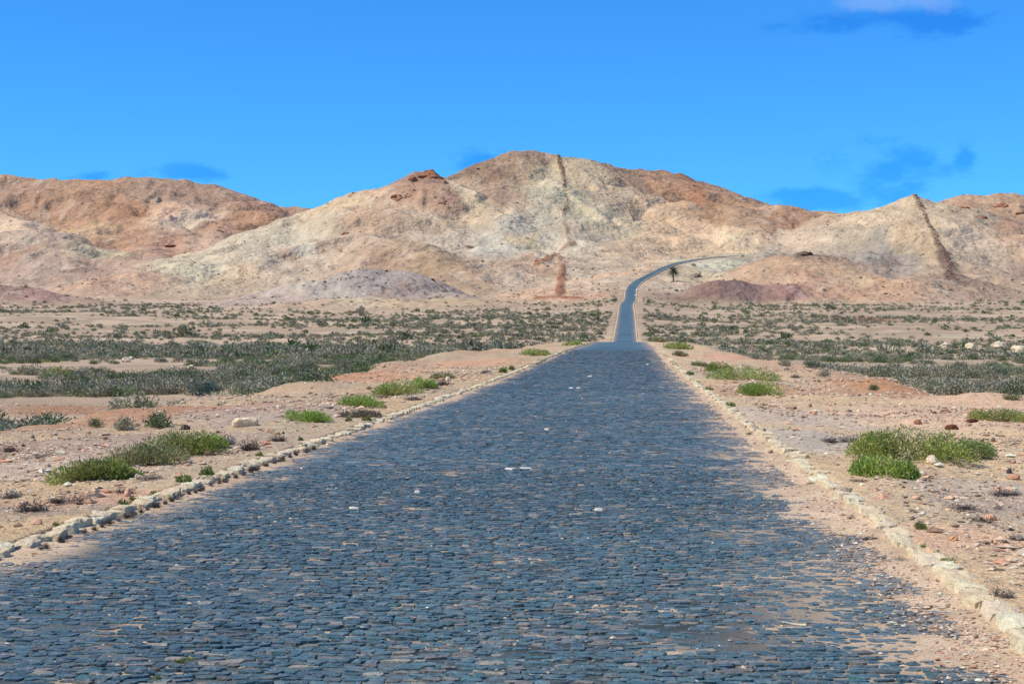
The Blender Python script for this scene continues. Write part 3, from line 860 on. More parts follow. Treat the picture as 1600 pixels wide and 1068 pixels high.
def kerb_stone_mesh(seed, L, w, h, n, color):
    """a rough hewn block: n cells along, rounded and chipped"""
    r = np.random.default_rng(seed)
    nx, ny, nz = n
    pts = {}
    V, Q = [], []

    def vid(i, j, k):
        key = (i, j, k)
        if key not in pts:
            pts[key] = len(V); V.append((i / nx * 2 - 1, j / ny * 2 - 1, k / nz * 2 - 1))
        return pts[key]
    for i in range(nx):
        for j in range(ny):
            Q.append((vid(i, j, nz), vid(i + 1, j, nz), vid(i + 1, j + 1, nz), vid(i, j + 1, nz)))
    for i in range(nx):
        for k in range(nz):
            Q.append((vid(i, 0, k), vid(i + 1, 0, k), vid(i + 1, 0, k + 1), vid(i, 0, k + 1)))
            Q.append((vid(i + 1, ny, k), vid(i, ny, k), vid(i, ny, k + 1), vid(i + 1, ny, k + 1)))
    for j in range(ny):
        for k in range(nz):
            Q.append((vid(0, j + 1, k), vid(0, j, k), vid(0, j, k + 1), vid(0, j + 1, k + 1)))
            Q.append((vid(nx, j, k), vid(nx, j + 1, k), vid(nx, j + 1, k + 1), vid(nx, j, k + 1)))
    V = np.array(V)
    # round the corners
    p = np.abs(V); ln = (p ** 10).sum(1) ** (1 / 10.0)
    V = V / np.maximum(ln, 0.6)[:, None]
    V[:, 0] += r.normal(0, 0.10) * V[:, 1]; V[:, 1] *= 1 + r.normal(0, 0.16) * V[:, 0]
    nn = np.stack([fbm(V[:, 0] * 1.6 + seed * 1.37 + 9 * a, V[:, 1] * 1.9 + V[:, 2] * 2.7 + 5 * a, 3, seed + a) for a in range(3)], 1)
    V = V + nn * np.array([0.10, 0.17, 0.055])
    V[:, 2] += (V[:, 2] > 0.3) * (r.normal(0, 0.05) * V[:, 0] + r.normal(0, 0.06) * V[:, 1])
    nf = np.stack([fbm(V[:, 0] * 4.7 + seed * 2.1 + 4 * a, V[:, 1] * 4.1 + V[:, 2] * 5.3 + 3 * a, 2, seed + 9 + a) for a in range(3)], 1)
    V = V + nf * np.array([0.03, 0.07, 0.04])
    V = V * np.array([L / 2, w / 2, h / 2])
    c = alb(*color) * (1 + 0.10 * fbm(V[:, 0] * 7, V[:, 1] * 9, 3, seed + 4))[:, None]
    return mesh_np("kerb_stone", V, [np.array(Q)], M_KERB, np.clip(c, 0.02, 0.78), False)


def build_kerb(side, label):
    root = bpy.data.objects.new("kerb", None)
    COL.objects.link(root)
    tag(root, label, None, None, "structure")
    root.location = (float(road_x(6.0)) + side * 3.2, 6.0, 0.0)
    bpy.context.view_layer.update()
    inv = root.matrix_world.inverted()
    r = np.random.default_rng(50 + side)
    tones = [(238, 214, 180), (232, 208, 173), (240, 219, 189), (226, 205, 177), (234, 208, 171), (217, 196, 166)]
    variants = []
    for v in range(20):
        L = r.uniform(0.9, 1.1); variants.append(kerb_stone_mesh(100 + v + 40 * side, L, 1, 1, (4, 3, 2) if v < 12 else (3, 2, 2), tones[v % 6]))
    fine = [kerb_stone_mesh(300 + v + 40 * side, 1.0, 1, 1, (7, 5, 4), tones[v % 6]) for v in range(12)]
    s = 5.6; i = 0
    while s < 70 and i < 290:
        L = r.uniform(0.20, 0.42) if side > 0 else r.uniform(0.15, 0.32)
        w = r.uniform(0.15, 0.21); h = r.uniform(0.26, 0.32)
        me = fine[i % 12] if s < 22 else variants[i % 20]
        o = bpy.data.objects.new("kerb_stone", me); COL.objects.link(o); o.parent = root
        u = side * (3.06 + w * 0.5 + r.normal(0, 0.022))
        x, Y = road_pt(u, s + L / 2)
        top = float(road_z(Y)) + (0.066 if side > 0 else 0.046) + r.normal(0, 0.012)
        o.location = inv @ Vector((x, Y, top - h / 2))
        o.scale = (L * 0.97, w, h)
        flip = math.pi if r.random() < 0.5 else 0
        o.rotation_euler = (r.normal(0, 0.05), r.normal(0, 0.04), math.atan2(D[1], D[0]) + r.normal(0, 0.05) + flip)
        s += L + r.uniform(0.0, 0.035); i += 1
    # farther stones, too small to pick apart
    Yr = [s * D[1]]
    while Yr[-1] < 1238: Yr.append(Yr[-1] + (0.38 if Yr[-1] < 200 else (1.6 if Yr[-1] < 700 else 2.4)))
    Yr = np.array(Yr); n = len(Yr) - 1
    a, b = Yr[:-1], Yr[1:] - 0.02
    gx = (road_x(a + 1) - road_x(a - 1)) / 2; ln = np.sqrt(1 + gx * gx)
    grow = 1 + sstep(200, 700, a) * 0.5
    u0 = side * (3.05 + r.normal(0, 0.03, n)); u1 = side * (3.05 + (0.20 + r.normal(0, 0.03, n)) * grow)
    top = 0.075 + r.normal(0, 0.016, n) + 0.12 * sstep(200, 700, a)
    V = np.zeros((n, 8, 3))
    for q, (yy, uu, up) in enumerate(((a, u0, 0), (a, u1, 0), (b, u1, 0), (b, u0, 0), (a, u0, 1), (a, u1, 1), (b, u1, 1), (b, u0, 1))):
        uu = uu * (1 - 0.22 * sstep(880, 1000, yy))
        V[:, q, 0] = road_x(yy) + uu / ln; V[:, q, 1] = yy - uu * gx / ln
        V[:, q, 2] = road_z(yy) + np.where(up, top + r.normal(0, 0.012, n), -0.3)
    qd = np.array([(4, 5, 6, 7), (0, 1, 5, 4), (1, 2, 6, 5), (2, 3, 7, 6), (3, 0, 4, 7)])
    if side < 0: qd = qd[:, ::-1]
    fs = (qd[None] + (np.arange(n) * 8)[:, None, None]).reshape(-1, 4)
    cc = np.repeat(alb(228, 206, 172) * np.clip(r.normal(1, 0.09, n), 0.7, 1.2)[:, None], 8, 0)
    V = V.reshape(-1, 3) - np.array(root.location)
    o = link("kerb_stones", mesh_np("kerb_stones", V, [fs], M_KERB, cc, False), root)
    o["kind"] = "stuff"


build_kerb(-1, "pale limestone kerb of rough blocks along the left edge of the road")
build_kerb(1, "pale limestone kerb of rough blocks along the right edge of the road")

# ------------------------------------------------------------------ white painted stones and bits lying on the road
def road_hit(px, py):
    Y = np.arange(6, 180, 0.02)
    x = (px - 800) / F * Y; z = CAM_H + (HY - py) / F * Y
    k = np.argmax(road_z(Y) > z)
    return float(x[k]), float(Y[k]), float(road_z(Y[k]))


def flat_chip(name, px, py, wpx, dpx, seed, color, parent=None, rot=0.0, thick=0.003, up=0.002):
    x, Y, z = road_hit(px, py)
    w = wpx * 0.88 * Y / F; d = max(0.012, dpx * 0.5 * Y * Y / F / CAM_H)
    k = 12
    r = np.random.default_rng(seed)
    a = np.arange(k) / k * 2 * math.pi
    bx = np.sign(np.cos(a)) * np.abs(np.cos(a)) ** 0.5; by = np.sign(np.sin(a)) * np.abs(np.sin(a)) ** 0.5
    j = 1 + r.normal(0, 0.10, k)
    ring = np.stack([bx * j * w / 2, by * j * d / 2, np.zeros(k)], 1)
    low = ring.copy(); low[:, 2] = -0.03
    mid = ring * 0.9; mid[:, 2] = thick * 0.75 + r.normal(0, 0.001, k)
    V = np.concatenate([low, mid, [[0, 0, thick]]])
    jn = (np.arange(k) + 1) % k
    qd = np.stack([np.arange(k), jn, jn + k, np.arange(k) + k], 1)
    tr = np.stack([np.arange(k) + k, jn + k, np.full(k, 2 * k)], 1)
    me = mesh_np(name, V, [qd, tr], M_PAINT, np.tile(alb(*color), (len(V), 1)), True)
    o = link(name, me, parent, (x, Y, z + up))
    o.rotation_euler[2] = rot
    return o


_white = [(798, 732, 24, 3.0, "longer left half of the split white block set in the road centre"),
          (822, 731, 22, 2.4, "shorter right half of the split white block set in the road centre")]
for i, (px, py, w, d, lb) in enumerate(_white):
    o = flat_chip("white_paving_block", px, py, w, d, 900 + i, (240, 236, 226), None, 0.02)
    tag(o, lb, "paving block")
for i, (px, py, w, d, lb) in enumerate([
        (553, 795, 20, 0.5, "long thin white stone chip lying left of the road centre"),
        (652, 769, 10, 0.5, "small white stone chip between the thin chip and split block"),
        (855, 671, 11, 1.6, "little white stone chip on the road beyond the split block"),
        (936, 797, 15, 0.4, "slanting white sliver lying right of the split block"),
        (893, 606, 9, 1.2, "far white chip left of a close pair near the road crest"),
        (905, 606, 9, 1.2, "far white chip right of a close pair near the road crest"),
        (922, 588, 9, 1.2, "far single white chip on the dark road near the crest"),
        (1012, 569, 5, 1.2, "tiny white speck of stone close to the right kerb near crest")]):
    o = flat_chip("stone_chip", px, py, w, d, 930 + i, (222, 215, 202), None, -0.05, 0.02)
    tag(o, lb, "stone chip", "white stone chips lying on the road")


def twig_tube(pts, rad, k=5):
    pts = np.asarray(pts, float); n = len(pts)
    V, Q = [], []
    for i in range(n):
        t = pts[min(i + 1, n - 1)] - pts[max(i - 1, 0)]
        t = t / (np.linalg.norm(t) + 1e-9)
        s = np.cross(t, (0, 0, 1.0)) if abs(t[2]) < 0.9 else np.cross(t, (1.0, 0, 0))
        s /= np.linalg.norm(s); v = np.cross(s, t)
        for q in range(k):
            a = q / k * 2 * math.pi
            V.append(pts[i] + (s * math.cos(a) + v * math.sin(a)) * rad[i])
    for i in range(n - 1):
        for q in range(k):
            Q.append((i * k + q, i * k + (q + 1) % k, (i + 1) * k + (q + 1) % k, (i + 1) * k + q))
    return np.array(V), np.array(Q)


_x, _y, _z = road_hit(1240, 983)
V, Q = twig_tube([(-0.062, 0, 0.026), (-0.045, 0.012, 0.030), (0.0, 0.01, 0.022), (0.04, -0.006, 0.02), (0.064, -0.01, 0.02)], [0.013, 0.008, 0.006, 0.007, 0.009], 7)
o = link("stick", mesh_np("stick", V, [Q], M_BARK, np.tile(alb(236, 218, 190), (len(V), 1))), None, (_x, _y, _z))
tag(o, "short bleached stick lying on the cobbles near the right kerb", "stick")

# ------------------------------------------------------------------ gravel and loose rocks on the shoulders
def build_gravel():
    r = np.random.default_rng(8)
    N = 230000
    # spread evenly in the view: dense near, sparse far
    Y = 1.0 / r.uniform(1 / 75.0, 1 / 7.0, N)
    Y = np.where(r.random(N) < 0.5, r.uniform(8, 75, N), Y)
    x = r.uniform(-0.40, 0.42, N) * Y
    off = road_off(x, Y); ao = np.abs(off); w = bank_w(off, Y)
    pat = fbm(x / 2.2, Y / 3.4, 4, 101)
    dens = sstep(-0.5, 0.7, pat) * sstep(3.35, 4.2, ao) * (1 - 0.8 * sstep(0, 3, ao - w)) + 0.10 * (ao > 3.4)
    near_kerb = np.exp(-((off - 2.88) / 0.24) ** 2) * 0.75 + np.exp(-((off + 2.95) / 0.12) ** 2) * 0.3
    dens = np.maximum(dens, near_kerb * (ao < 3.05)) + 0.012 * (ao < 2.8)
    keep = r.random(N) < dens
    x, Y, off, ao, pat = x[keep], Y[keep], off[keep], ao[keep], pat[keep]
    n = len(x)
    onroad = ao < 3.1
    us = (x - C0[0]) * NN[0] + Y * NN[1]; ss = (x - C0[0]) * D[0] + Y * D[1]
    z = np.where(onroad, road_z(Y) + np.maximum(drift(us, ss), -0.001), ground(x, Y))
    size = np.exp(r.normal(-4.28, 0.52, n)) * (1 + Y / 60.0)
    size = np.where(onroad, np.minimum(size * 0.4, 0.018) * (1 + Y / 80), np.minimum(size, 0.085))
    base = np.array([(1, 0, 0), (0, 1, 0), (-1, 0, 0), (0, -1, 0), (0, 0, 1), (0, 0, -1)], float)
    V = base[None] * (1 + r.normal(0, 0.2, (n, 6, 1))) + r.normal(0, 0.28, (n, 6, 3))
    a = r.uniform(0, 6.28, n); ca, sa = np.cos(a)[:, None], np.sin(a)[:, None]
    vx = V[:, :, 0] * ca - V[:, :, 1] * sa; vy = V[:, :, 0] * sa + V[:, :, 1] * ca
    sc = np.stack([size, size * r.uniform(0.6, 1.0, n), size * r.uniform(0.3, 0.55, n)], 1)
    P = np.stack([vx * sc[:, :1] + x[:, None], vy * sc[:, 1:2] + Y[:, None], V[:, :, 2] * sc[:, 2:] + (z + size * 0.18)[:, None]], 2)
    T = np.array([(0, 1, 4), (1, 2, 4), (2, 3, 4), (3, 0, 4), (1, 0, 5), (2, 1, 5), (3, 2, 5), (0, 3, 5)])
    fs = (T[None] + (np.arange(n) * 6)[:, None, None]).reshape(-1, 3)
    pal = np.array([alb(226, 196, 168), alb(206, 184, 164), alb(190, 170, 152), alb(222, 176, 146), alb(238, 220, 198), alb(168, 138, 116), alb(204, 150, 120), alb(130, 112, 100)])
    pk = r.choice(8, n, p=[0.22, 0.18, 0.16, 0.09, 0.09, 0.11, 0.05, 0.10])
    c = pal[pk] * np.clip(r.normal(1, 0.10, n), 0.7, 1.25)[:, None]
    me = mesh_np("gravel", P.reshape(-1, 3), [fs], M_ROCK, np.repeat(np.clip(c, 0.02, 0.75), 6, 0), False)
    tag(link("gravel", me), "pale pink and grey gravel strewn over the road shoulders", None, None, "stuff")
    print("gravel", n)


build_gravel()


def place(o, px, py, sink=0.0, y0=6.5):
    x, Y, z = hit(px, py, y0)
    o.location = (x, Y, z - sink)
    return Y


for i, (px, py, w, h, d, c, lb) in enumerate([
        (383, 666, 42, 15, 0.9, (232, 206, 172), "large pale cream slab lying above the gap between green bushes"),
        (290, 671, 16, 7, 0.9, (84, 66, 58), "dark brown stone just above the biggest left bush"),
        (326, 711, 19, 10, 0.9, (216, 172, 144), "pink boulder at the right end of the biggest left bush"),
        (199, 776, 13, 13, 0.8, (222, 172, 148), "upright pink stone on bare earth between left bush and kerb"),
        (35, 792, 22, 9, 0.8, (214, 176, 148), "low rounded pink stone among grey dry twigs near the left edge"),
        (57, 820, 20, 7, 0.8, (212, 168, 140), "flat pink slab on bare earth close to the left kerb"),
        (240, 716, 12, 5, 0.8, (222, 205, 184), "small whitish stone embedded in the front of the left bush"),
        (700, 595, 10, 6, 0.8, (220, 198, 170), "round pale stone beside dry weeds along the left kerb"),
        (553, 634, 9, 7, 0.8, (216, 196, 172), "pale grey stone within the small green bush by the left kerb"),
        (505, 658, 11, 8, 0.8, (226, 200, 172), "pale stone near the bright green left patch"),
        (1456, 725, 19, 13, 0.8, (236, 208, 184), "white triangular stone below the large right bush"),
        (1577, 741, 11, 9, 0.9, (96, 90, 92), "round dark grey stone on the gravel at the right"),
        (1584, 749, 24, 8, 0.9, (196, 148, 118), "flat orange brown stone beside the round dark grey stone"),
        (1560, 767, 12, 8, 0.9, (232, 168, 144), "salmon pink stone below the flat orange stone"),
        (1487, 671, 22, 8, 0.5, (120, 72, 52), "dark rusty shard pointing down behind the large right bush"),
        (1520, 659, 24, 5, 0.5, (112, 66, 48), "thin dark rusty slab before the far right bush"),
        (1434, 662, 14, 6, 0.7, (170, 120, 92), "brown stone on pale rubble above the large right bush"),
        (1432, 780, 17, 7, 0.8, (224, 180, 150), "flattish pink stone on bare earth below the small right bush"),
        (1490, 846, 18, 7, 0.8, (214, 160, 120), "flat ochre stone amid the bare earth right of the kerb"),
        (1549, 812, 22, 8, 0.8, (220, 170, 142), "pink stone cluster piece beside dry twigs at the right"),
        (1552, 690, 12, 6, 0.7, (130, 104, 92), "dark pebble right of the large right bush tip")]):
    x, Y, z = hit(px, py, 6.5)
    s = Y / F
    me = rock_mesh("rock", 700 + i, (w * s, w * s * d, h * s * 1.7), 3, 0.16, 0, M_ROCK, c, False)
    o = link("rock", me, None, (x, Y, z + h * s * 0.25))
    o.rotation_euler[2] = random.uniform(0, 6)
    tag(o, lb, "rock")

_rv = [rock_mesh("rock", 800 + i, (1, 0.75, 0.7), 2, 0.2, 0, M_ROCK, c, False) for i, c in enumerate(
    [(226, 192, 164), (208, 182, 160), (222, 176, 148), (236, 216, 190), (198, 172, 150), (214, 168, 138), (190, 150, 124), (228, 200, 172)])]
_rr = np.random.default_rng(77)
_cnt = 0
for _try in range(900):
    if _cnt >= 96: break
    px = _rr.uniform(-10, 1610); py = _rr.uniform(565, 1000)
    x, Y, z = hit(px, py, 6.5)
    off = float(road_off(x, Y)); ao = abs(off)
    if ao < 3.75 or ao > float(bank_w(np.array(off), Y)) + 1: continue
    sz = _rr.uniform(5, 11) * Y / F * (1.0 if Y > 12 else 0.7)
    o = link("loose_rock", _rv[_cnt % 8], None, (x, Y, z + sz * 0.12)); o.scale = (sz,) * 3
    o.rotation_euler = (_rr.normal(0, 0.2), _rr.normal(0, 0.2), _rr.uniform(0, 6.28))
    sd = "left" if off < 0 else "right"
    hue = ("cream", "greyish", "pink", "whitish", "dull grey", "salmon", "brown", "buff")[_cnt % 8]
    zone = "beside the kerb" if ao < 4.8 else ("among the gravel" if ao < 7.5 else "out by the bank")
    dist = "near" if Y < 16 else ("halfway to the crest" if Y > 38 else "beyond the first bushes")
    tag(o, "small %s stone %s on the %s shoulder, %s" % (hue, zone, sd, dist), "stone", "loose stones on the %s shoulder" % sd)
    _cnt += 1

# pale boulders out on the plain
for i, (px, py, w, h, lb) in enumerate([
        (197, 562, 13, 7, "pale cream boulder standing among the grey scrub of the left plain"), (205, 559, 9, 6, "smaller cream boulder touching a larger one in left scrub"),
        (270, 573, 9, 6, "cream boulder before the tall twiggy scrub on the left plain"), (298, 572, 10, 6, "cream boulder beside tall twiggy scrub on the left plain"),
        (1478, 539, 24, 9, "biggest pale boulder on the sandy rise of the right plain"), (1516, 541, 18, 9, "pale boulder second along the sandy rise of the right plain"),
        (1560, 540, 30, 10, "wide pale boulder at the right end of the sandy rise"), (1592, 546, 26, 12, "pale rock bank at the far end of the sandy rise")]):
    x, Y, z = hit(px, py + h * 0.5, 30)
    s = Y / F
    o = link("boulder", rock_mesh("boulder", 860 + i, (w * s, w * s * 0.9, h * s * 1.6), 3, 0.25, 0, M_ROCK, (236, 210, 180)), None, (x, Y, z + h * s * 0.2))
    tag(o, lb, "boulder")

# crags on the hills
for i, (px, py, w, h, c, lb) in enumerate([
        (645, 283, 30, 17, (150, 104, 82), "dark crag with overhang on the left shoulder of the mountain"),
        (668, 275, 46, 17, (158, 108, 84), "broad flat topped crag crowning the left shoulder of the mountain"),
        (688, 284, 24, 13, (168, 122, 98), "smaller crag right of the flat topped one on the mountain"),
        (622, 312, 26, 12, (168, 124, 100), "jutting brown crag below the mountain's left shoulder"),
        (637, 308, 20, 10, (176, 134, 110), "small brown crag beside the jutting one below the shoulder"),
        (690, 318, 22, 8, (178, 136, 112), "low brown crag on the slope below the flat topped crag"),
        (540, 366, 16, 8, (160, 112, 84), "dark outcrop on the mountain's lower left spur"),
        (676, 440, 10, 7, (86, 62, 50), "left dark hole like rock low on the brown mountain flank"),
        (694, 440, 9, 7, (86, 62, 50), "right dark rock low on the brown mountain flank"),
        (738, 388, 20, 5, (130, 112, 98), "thin dark ledge across the pale green mountain slope"),
        (265, 384, 22, 3, (130, 88, 68), "dark ledge on the rounded spur of the rust ridge"),
        (345, 361, 14, 3, (96, 66, 54), "slanting dark rock on the rust ridge near its right end"),
        (357, 343, 9, 3, (96, 66, 54), "upper small dark rock near the right end of the rust ridge"),
        (1257, 397, 30, 8, (112, 94, 84), "dark stone cap on the small sandy conical knoll"),
        (1085, 432, 24, 4, (134, 112, 96), "long dark ledge slanting beside the palm"),
        (1596, 335, 18, 8, (120, 84, 66), "dark crag high on the rust topped hill"),
        (1530, 340, 26, 8, (158, 112, 86), "brown ledge on the face of the rust topped hill"),
        (1505, 325, 22, 8, (164, 116, 88), "brown crag near the summit of the rust topped hill"),
        (1565, 322, 26, 8, (160, 112, 84), "second brown crag near the summit of the rust topped hill")]):
    x, Y, z = hit(px, py, 700)
    s = Y / F
    o = link("crag", rock_mesh("crag", 600 + i, (w * s, w * s * 0.8, h * s * 1.5), 3, 0.34, 0, M_HILL, c, False), None, (x, Y + h * s * 0.4, z - h * s * 0.35))
    if i == 14: o.rotation_euler = (0, -0.5, 0.4)
    if i in (9, 11): o.rotation_euler = (0, 0.3, 0)
    tag(o, lb, "crag")

# ------------------------------------------------------------------ plants
def leaf_cloud(r, lobes, n, ll, lw, cols, up=0.5, shell=0.55, floor=0.0, gain=1.0):
    """n small diamond leaves spread through the outer part of ellipsoid lobes (x,y,z,rx,ry,rz); cols: rows of rgb"""
    lobes = np.array(lobes, float)
    vol = lobes[:, 3] * lobes[:, 4] + 0.3 * lobes[:, 5]
    which = r.choice(len(lobes), n, p=vol / vol.sum())
    d = r.normal(0, 1, (n, 3)); d[:, 2] = np.abs(d[:, 2]) * 0.9 - 0.12
    d /= np.linalg.norm(d, axis=1)[:, None]
    rad = shell + (1 - shell) * r.random(n) ** 0.6
    spray = r.random(n) < 0.08; rad = np.where(spray, rad * 1.12, rad)
    p = lobes[which, :3] + d * lobes[which, 3:] * rad[:, None]
    p *= 1
    lump = fbm(p[:, 0] * 5, p[:, 1] * 5 + p[:, 2] * 4, 2, 5)
    ok = (p[:, 2] > floor) & (lump > -0.55)
    p, d, which, lump, rad = p[ok], d[ok], which[ok], lump[ok], rad[ok]
    n = len(p)
    ax = d * 0.7 + r.normal(0, 0.5, (n, 3)); ax[:, 2] += up; ax /= np.linalg.norm(ax, axis=1)[:, None]
    sd = np.cross(ax, r.normal(0, 1, (n, 3))); sd /= np.linalg.norm(sd, axis=1)[:, None] + 1e-9
    L = ll * r.uniform(0.6, 1.35, n)[:, None]; Wd = lw * r.uniform(0.7, 1.3, n)[:, None]
    V = np.stack([p, p + ax * L * 0.5 + sd * Wd, p + ax * L, p + ax * L * 0.5 - sd * Wd], 1).reshape(-1, 3)
    fq = np.arange(n * 4).reshape(n, 4)
    cols = np.array(cols)
    pick = np.clip(0.5 + 0.55 * fbm(p[:, 0] * 2.2, p[:, 1] * 2.2, 2, 6) + r.normal(0, 0.22, n), 0, 0.999)
    c = np.clip(cols[(pick * len(cols)).astype(int)] * r.uniform(0.75, 1.25, n)[:, None] * gain, 0, 0.8)
    if gain > 1: c = np.where((r.random(n) < 0.08)[:, None], np.array((0.26, 0.17, 0.10)) * r.uniform(0.6, 1.2, n)[:, None], c)
    return V, fq, np.repeat(c, 4, 0)


def twig_cloud(r, lobes, n, col, thick=0.006, reach=0.9):
    Vs, Qs, b = [], [], 0
    lobes = np.array(lobes, float)
    for i in range(n):
        l = lobes[r.integers(len(lobes))]
        d = r.normal(0, 1, 3); d[2] = abs(d[2]) * 0.9 + 0.1; d /= np.linalg.norm(d)
        e = l[:3] + d * l[3:] * reach * r.uniform(0.6, 1.08)
        s = np.array([l[0] + r.normal(0, 0.15) * l[3], l[1] + r.normal(0, 0.15) * l[4], 0.0])
        m = (s + e) / 2 + r.normal(0, 0.05, 3); m[2] = max(m[2], 0.01)
        V, Q = twig_tube([s, m, e], [thick, thick * 0.75, thick * 0.3], 3)
        Vs.append(V); Qs.append(Q + b); b += len(V)
    V = np.concatenate(Vs)
    return V, np.concatenate(Qs), np.tile(col, (len(V), 1)) * np.repeat(r.uniform(0.7, 1.2, len(V) // 9)[:, None], 9, 0)


G1 = [(0.255, 0.265, 0.046), (0.155, 0.210, 0.048), (0.275, 0.290, 0.065), (0.085, 0.135, 0.035), (0.280, 0.250, 0.080)]
G2 = [(0.200, 0.272, 0.045), (0.150, 0.225, 0.042), (0.255, 0.310, 0.060)]      # fresh green
G3 = [(0.270, 0.230, 0.095), (0.205, 0.225, 0.080), (0.220, 0.165, 0.095), (0.185, 0.220, 0.070)]       # browning
GY = [(0.270, 0.285, 0.075), (0.220, 0.260, 0.070), (0.170, 0.215, 0.060)]


def green_bush(px, py, wpx, hpx, lb, cols, seed, n=4200, depth=0.8, lean=0.0, twigs=60, kind="bush"):
    x, Y, z = hit(px, py, 7.0)
    s = Y / F
    r = np.random.default_rng(seed)
    w, h = wpx * s * 1.22, hpx * s * 0.98
    n = int(n * 1.3)
    dpt = max(w * depth, h)
    lobes = [(0, 0, h * 0.05, w * 0.40, dpt * 0.42, h * 0.88)]
    for i in range(7):
        u = r.uniform(-0.36, 0.36); v = r.uniform(-0.32, 0.32)
        rr = r.uniform(0.13, 0.22)
        lobes.append((u * w, v * dpt, h * r.uniform(0.0, 0.30) * (1 - abs(u) * 1.6), w * rr, dpt * rr, h * r.uniform(0.45, 0.72)))
    ll = max(0.030, 2.6 * s); lw = max(0.007, 0.62 * s)
    V, fq, c = leaf_cloud(r, lobes, n, ll, lw, cols, 0.55, 0.45, 0.0, 1.6)
    tl = [(a, b, 0, rx * 0.9, ry * 0.9, rz + cz) for a, b, cz, rx, ry, rz in lobes]
    root = bpy.data.objects.new(kind, None); COL.objects.link(root)
    # seat every leaf on the ground under it
    gz = ground(V[:, 0] + x, V[:, 1] + Y + dpt * 0.30) - z
    V[:, 2] += gz
    root.location = (x, Y + dpt * 0.30, z)
    tag(root, lb, kind, "green bushes on the road shoulders")
    link("foliage", mesh_np("foliage", V, [fq], M_LEAF, c, False), root)
    V, Q, c = twig_cloud(r, tl, twigs, np.array((0.17, 0.115, 0.075)), max(0.004, 0.35 * s))
    V[:, 2] += ground(V[:, 0] + x, V[:, 1] + Y + dpt * 0.30) - z
    link("stems", mesh_np("stems", V, [Q], M_TWIG, c, False), root)
    return root


green_bush(132, 752, 150, 38, "long low green bush with fresher tip, nearest the left kerb", G1, 1, 6500, 0.55)
green_bush(168, 750, 82, 24, "fresh bright green bush growing before the long low left bush", G2, 2, 3000, 0.7)
green_bush(222, 728, 112, 46, "olive brown bush between the two big green bushes on the left", G3, 3, 5000, 0.7)
green_bush(268, 716, 128, 46, "tallest dense green bush on the left beside the pink boulder", G1, 4, 6800, 0.7)
green_bush(328, 702, 50, 22, "short green tail of bush behind the pink boulder", G2, 5, 1800, 0.8)
green_bush(480, 660, 78, 20, "bright grassy green bush standing alone on the left shoulder", G2, 6, 3600, 0.8)
green_bush(560, 636, 74, 20, "green bush with dry brown skirt beside the left kerb", G2, 7, 3200, 0.8)
green_bush(616, 618, 84, 27, "olive green bush behind the one with dry skirt on the left", G1, 8, 3600, 0.9)
green_bush(658, 608, 44, 20, "small green bush at the far end of the left bush line", G2, 9, 1800, 0.9)
green_bush(690, 592, 34, 10, "flat olive patch of bush beyond the left bush line", G3, 10, 1100, 1.2)
green_bush(835, 556, 44, 11, "small yellow green bush before the road crest on the left", GY, 11, 1300, 1.2)
green_bush(906, 539, 46, 10, "low green strip of bush at the road crest on the left", GY, 12, 1300, 1.2)
green_bush(1420, 724, 176, 58, "widest green bush on the right shoulder with dark base", G1, 13, 9500, 0.6)
green_bush(1516, 718, 80, 34, "yellow green tail of bush right of the widest right bush", GY, 14, 3200, 0.6)
green_bush(1388, 748, 104, 36, "fresh green bush in front of the widest right bush", G2, 15, 4600, 0.7)
green_bush(1168, 594, 94, 25, "broad olive green bush in the middle of the right shoulder", GY, 16, 4200, 1.0)
green_bush(1126, 580, 40, 17, "small green bush left of the broad olive one", G1, 17, 1800, 1.0)
green_bush(1197, 618, 66, 25, "bright green tuft of bush just below the broad olive one", G2, 18, 3600, 0.9)
green_bush(1062, 545, 42, 13, "bright yellow green bush beside the crest on the right", GY, 19, 1500, 1.2)
green_bush(1030, 534, 34, 8, "olive strip of bush by the right kerb at the crest", G3, 20, 900, 1.3)
green_bush(1095, 573, 26, 9, "small brownish bush left of the green ones on the right shoulder", G3, 21, 900, 1.0)
green_bush(1062, 556, 22, 8, "tiny brownish bush below the bright crest bush", G3, 22, 700, 1.0)
green_bush(1572, 660, 80, 22, "dark green bush at the far right of the pale rubble", G1, 23, 3600, 0.8)
green_bush(558, 652, 76, 13, "dry brown skirt of bush below the green one by the left kerb", [(0.17, 0.11, 0.085), (0.13, 0.095, 0.07), (0.15, 0.13, 0.07)], 24, 2200, 0.6)

# kerb-side weeds
_weed = [(1077, 586, 9), (1091, 602, 9), (1129, 645, 10), (1141, 638, 14), (1147, 659, 14), (1175, 688, 9), (1231, 710, 12), (1262, 768, 18), (1269, 799, 11), (1310, 816, 15), (1344, 842, 14),
         (1405, 878, 13), (1413, 853, 9), (1438, 827, 17), (1444, 864, 10), (1464, 872, 10), (1480, 889, 15), (192, 796, 13), (207, 787, 9), (211, 805, 14), (185, 818, 14), (86, 832, 9), (110, 850, 9), (147, 813, 9),
         (288, 757, 16), (324, 750, 20), (575, 657, 10), (787, 582, 12), (800, 578, 9), (1107, 612, 10), (1118, 628, 8), (1190, 696, 8), (1056, 578, 10), (1061, 584, 8), (405, 712, 9), (240, 777, 9), (470, 688, 8), (545, 658, 9)]
_wv = []
for i in range(8):
    r = np.random.default_rng(400 + i)
    lob = [(0, 0, 0.0, 0.38, 0.38, 0.75), (r.normal(0, 0.2), r.normal(0, 0.2), 0, 0.28, 0.28, 0.55), (r.normal(0, 0.25), r.normal(0, 0.2), 0, 0.2, 0.2, 0.5)]
    V, fq, c = leaf_cloud(r, lob, 420, 0.19, 0.045, (G2, GY, G1)[i % 3], 0.8, 0.25)
    _wv.append(mesh_np("weed", V, [fq], M_LEAF, c, False))
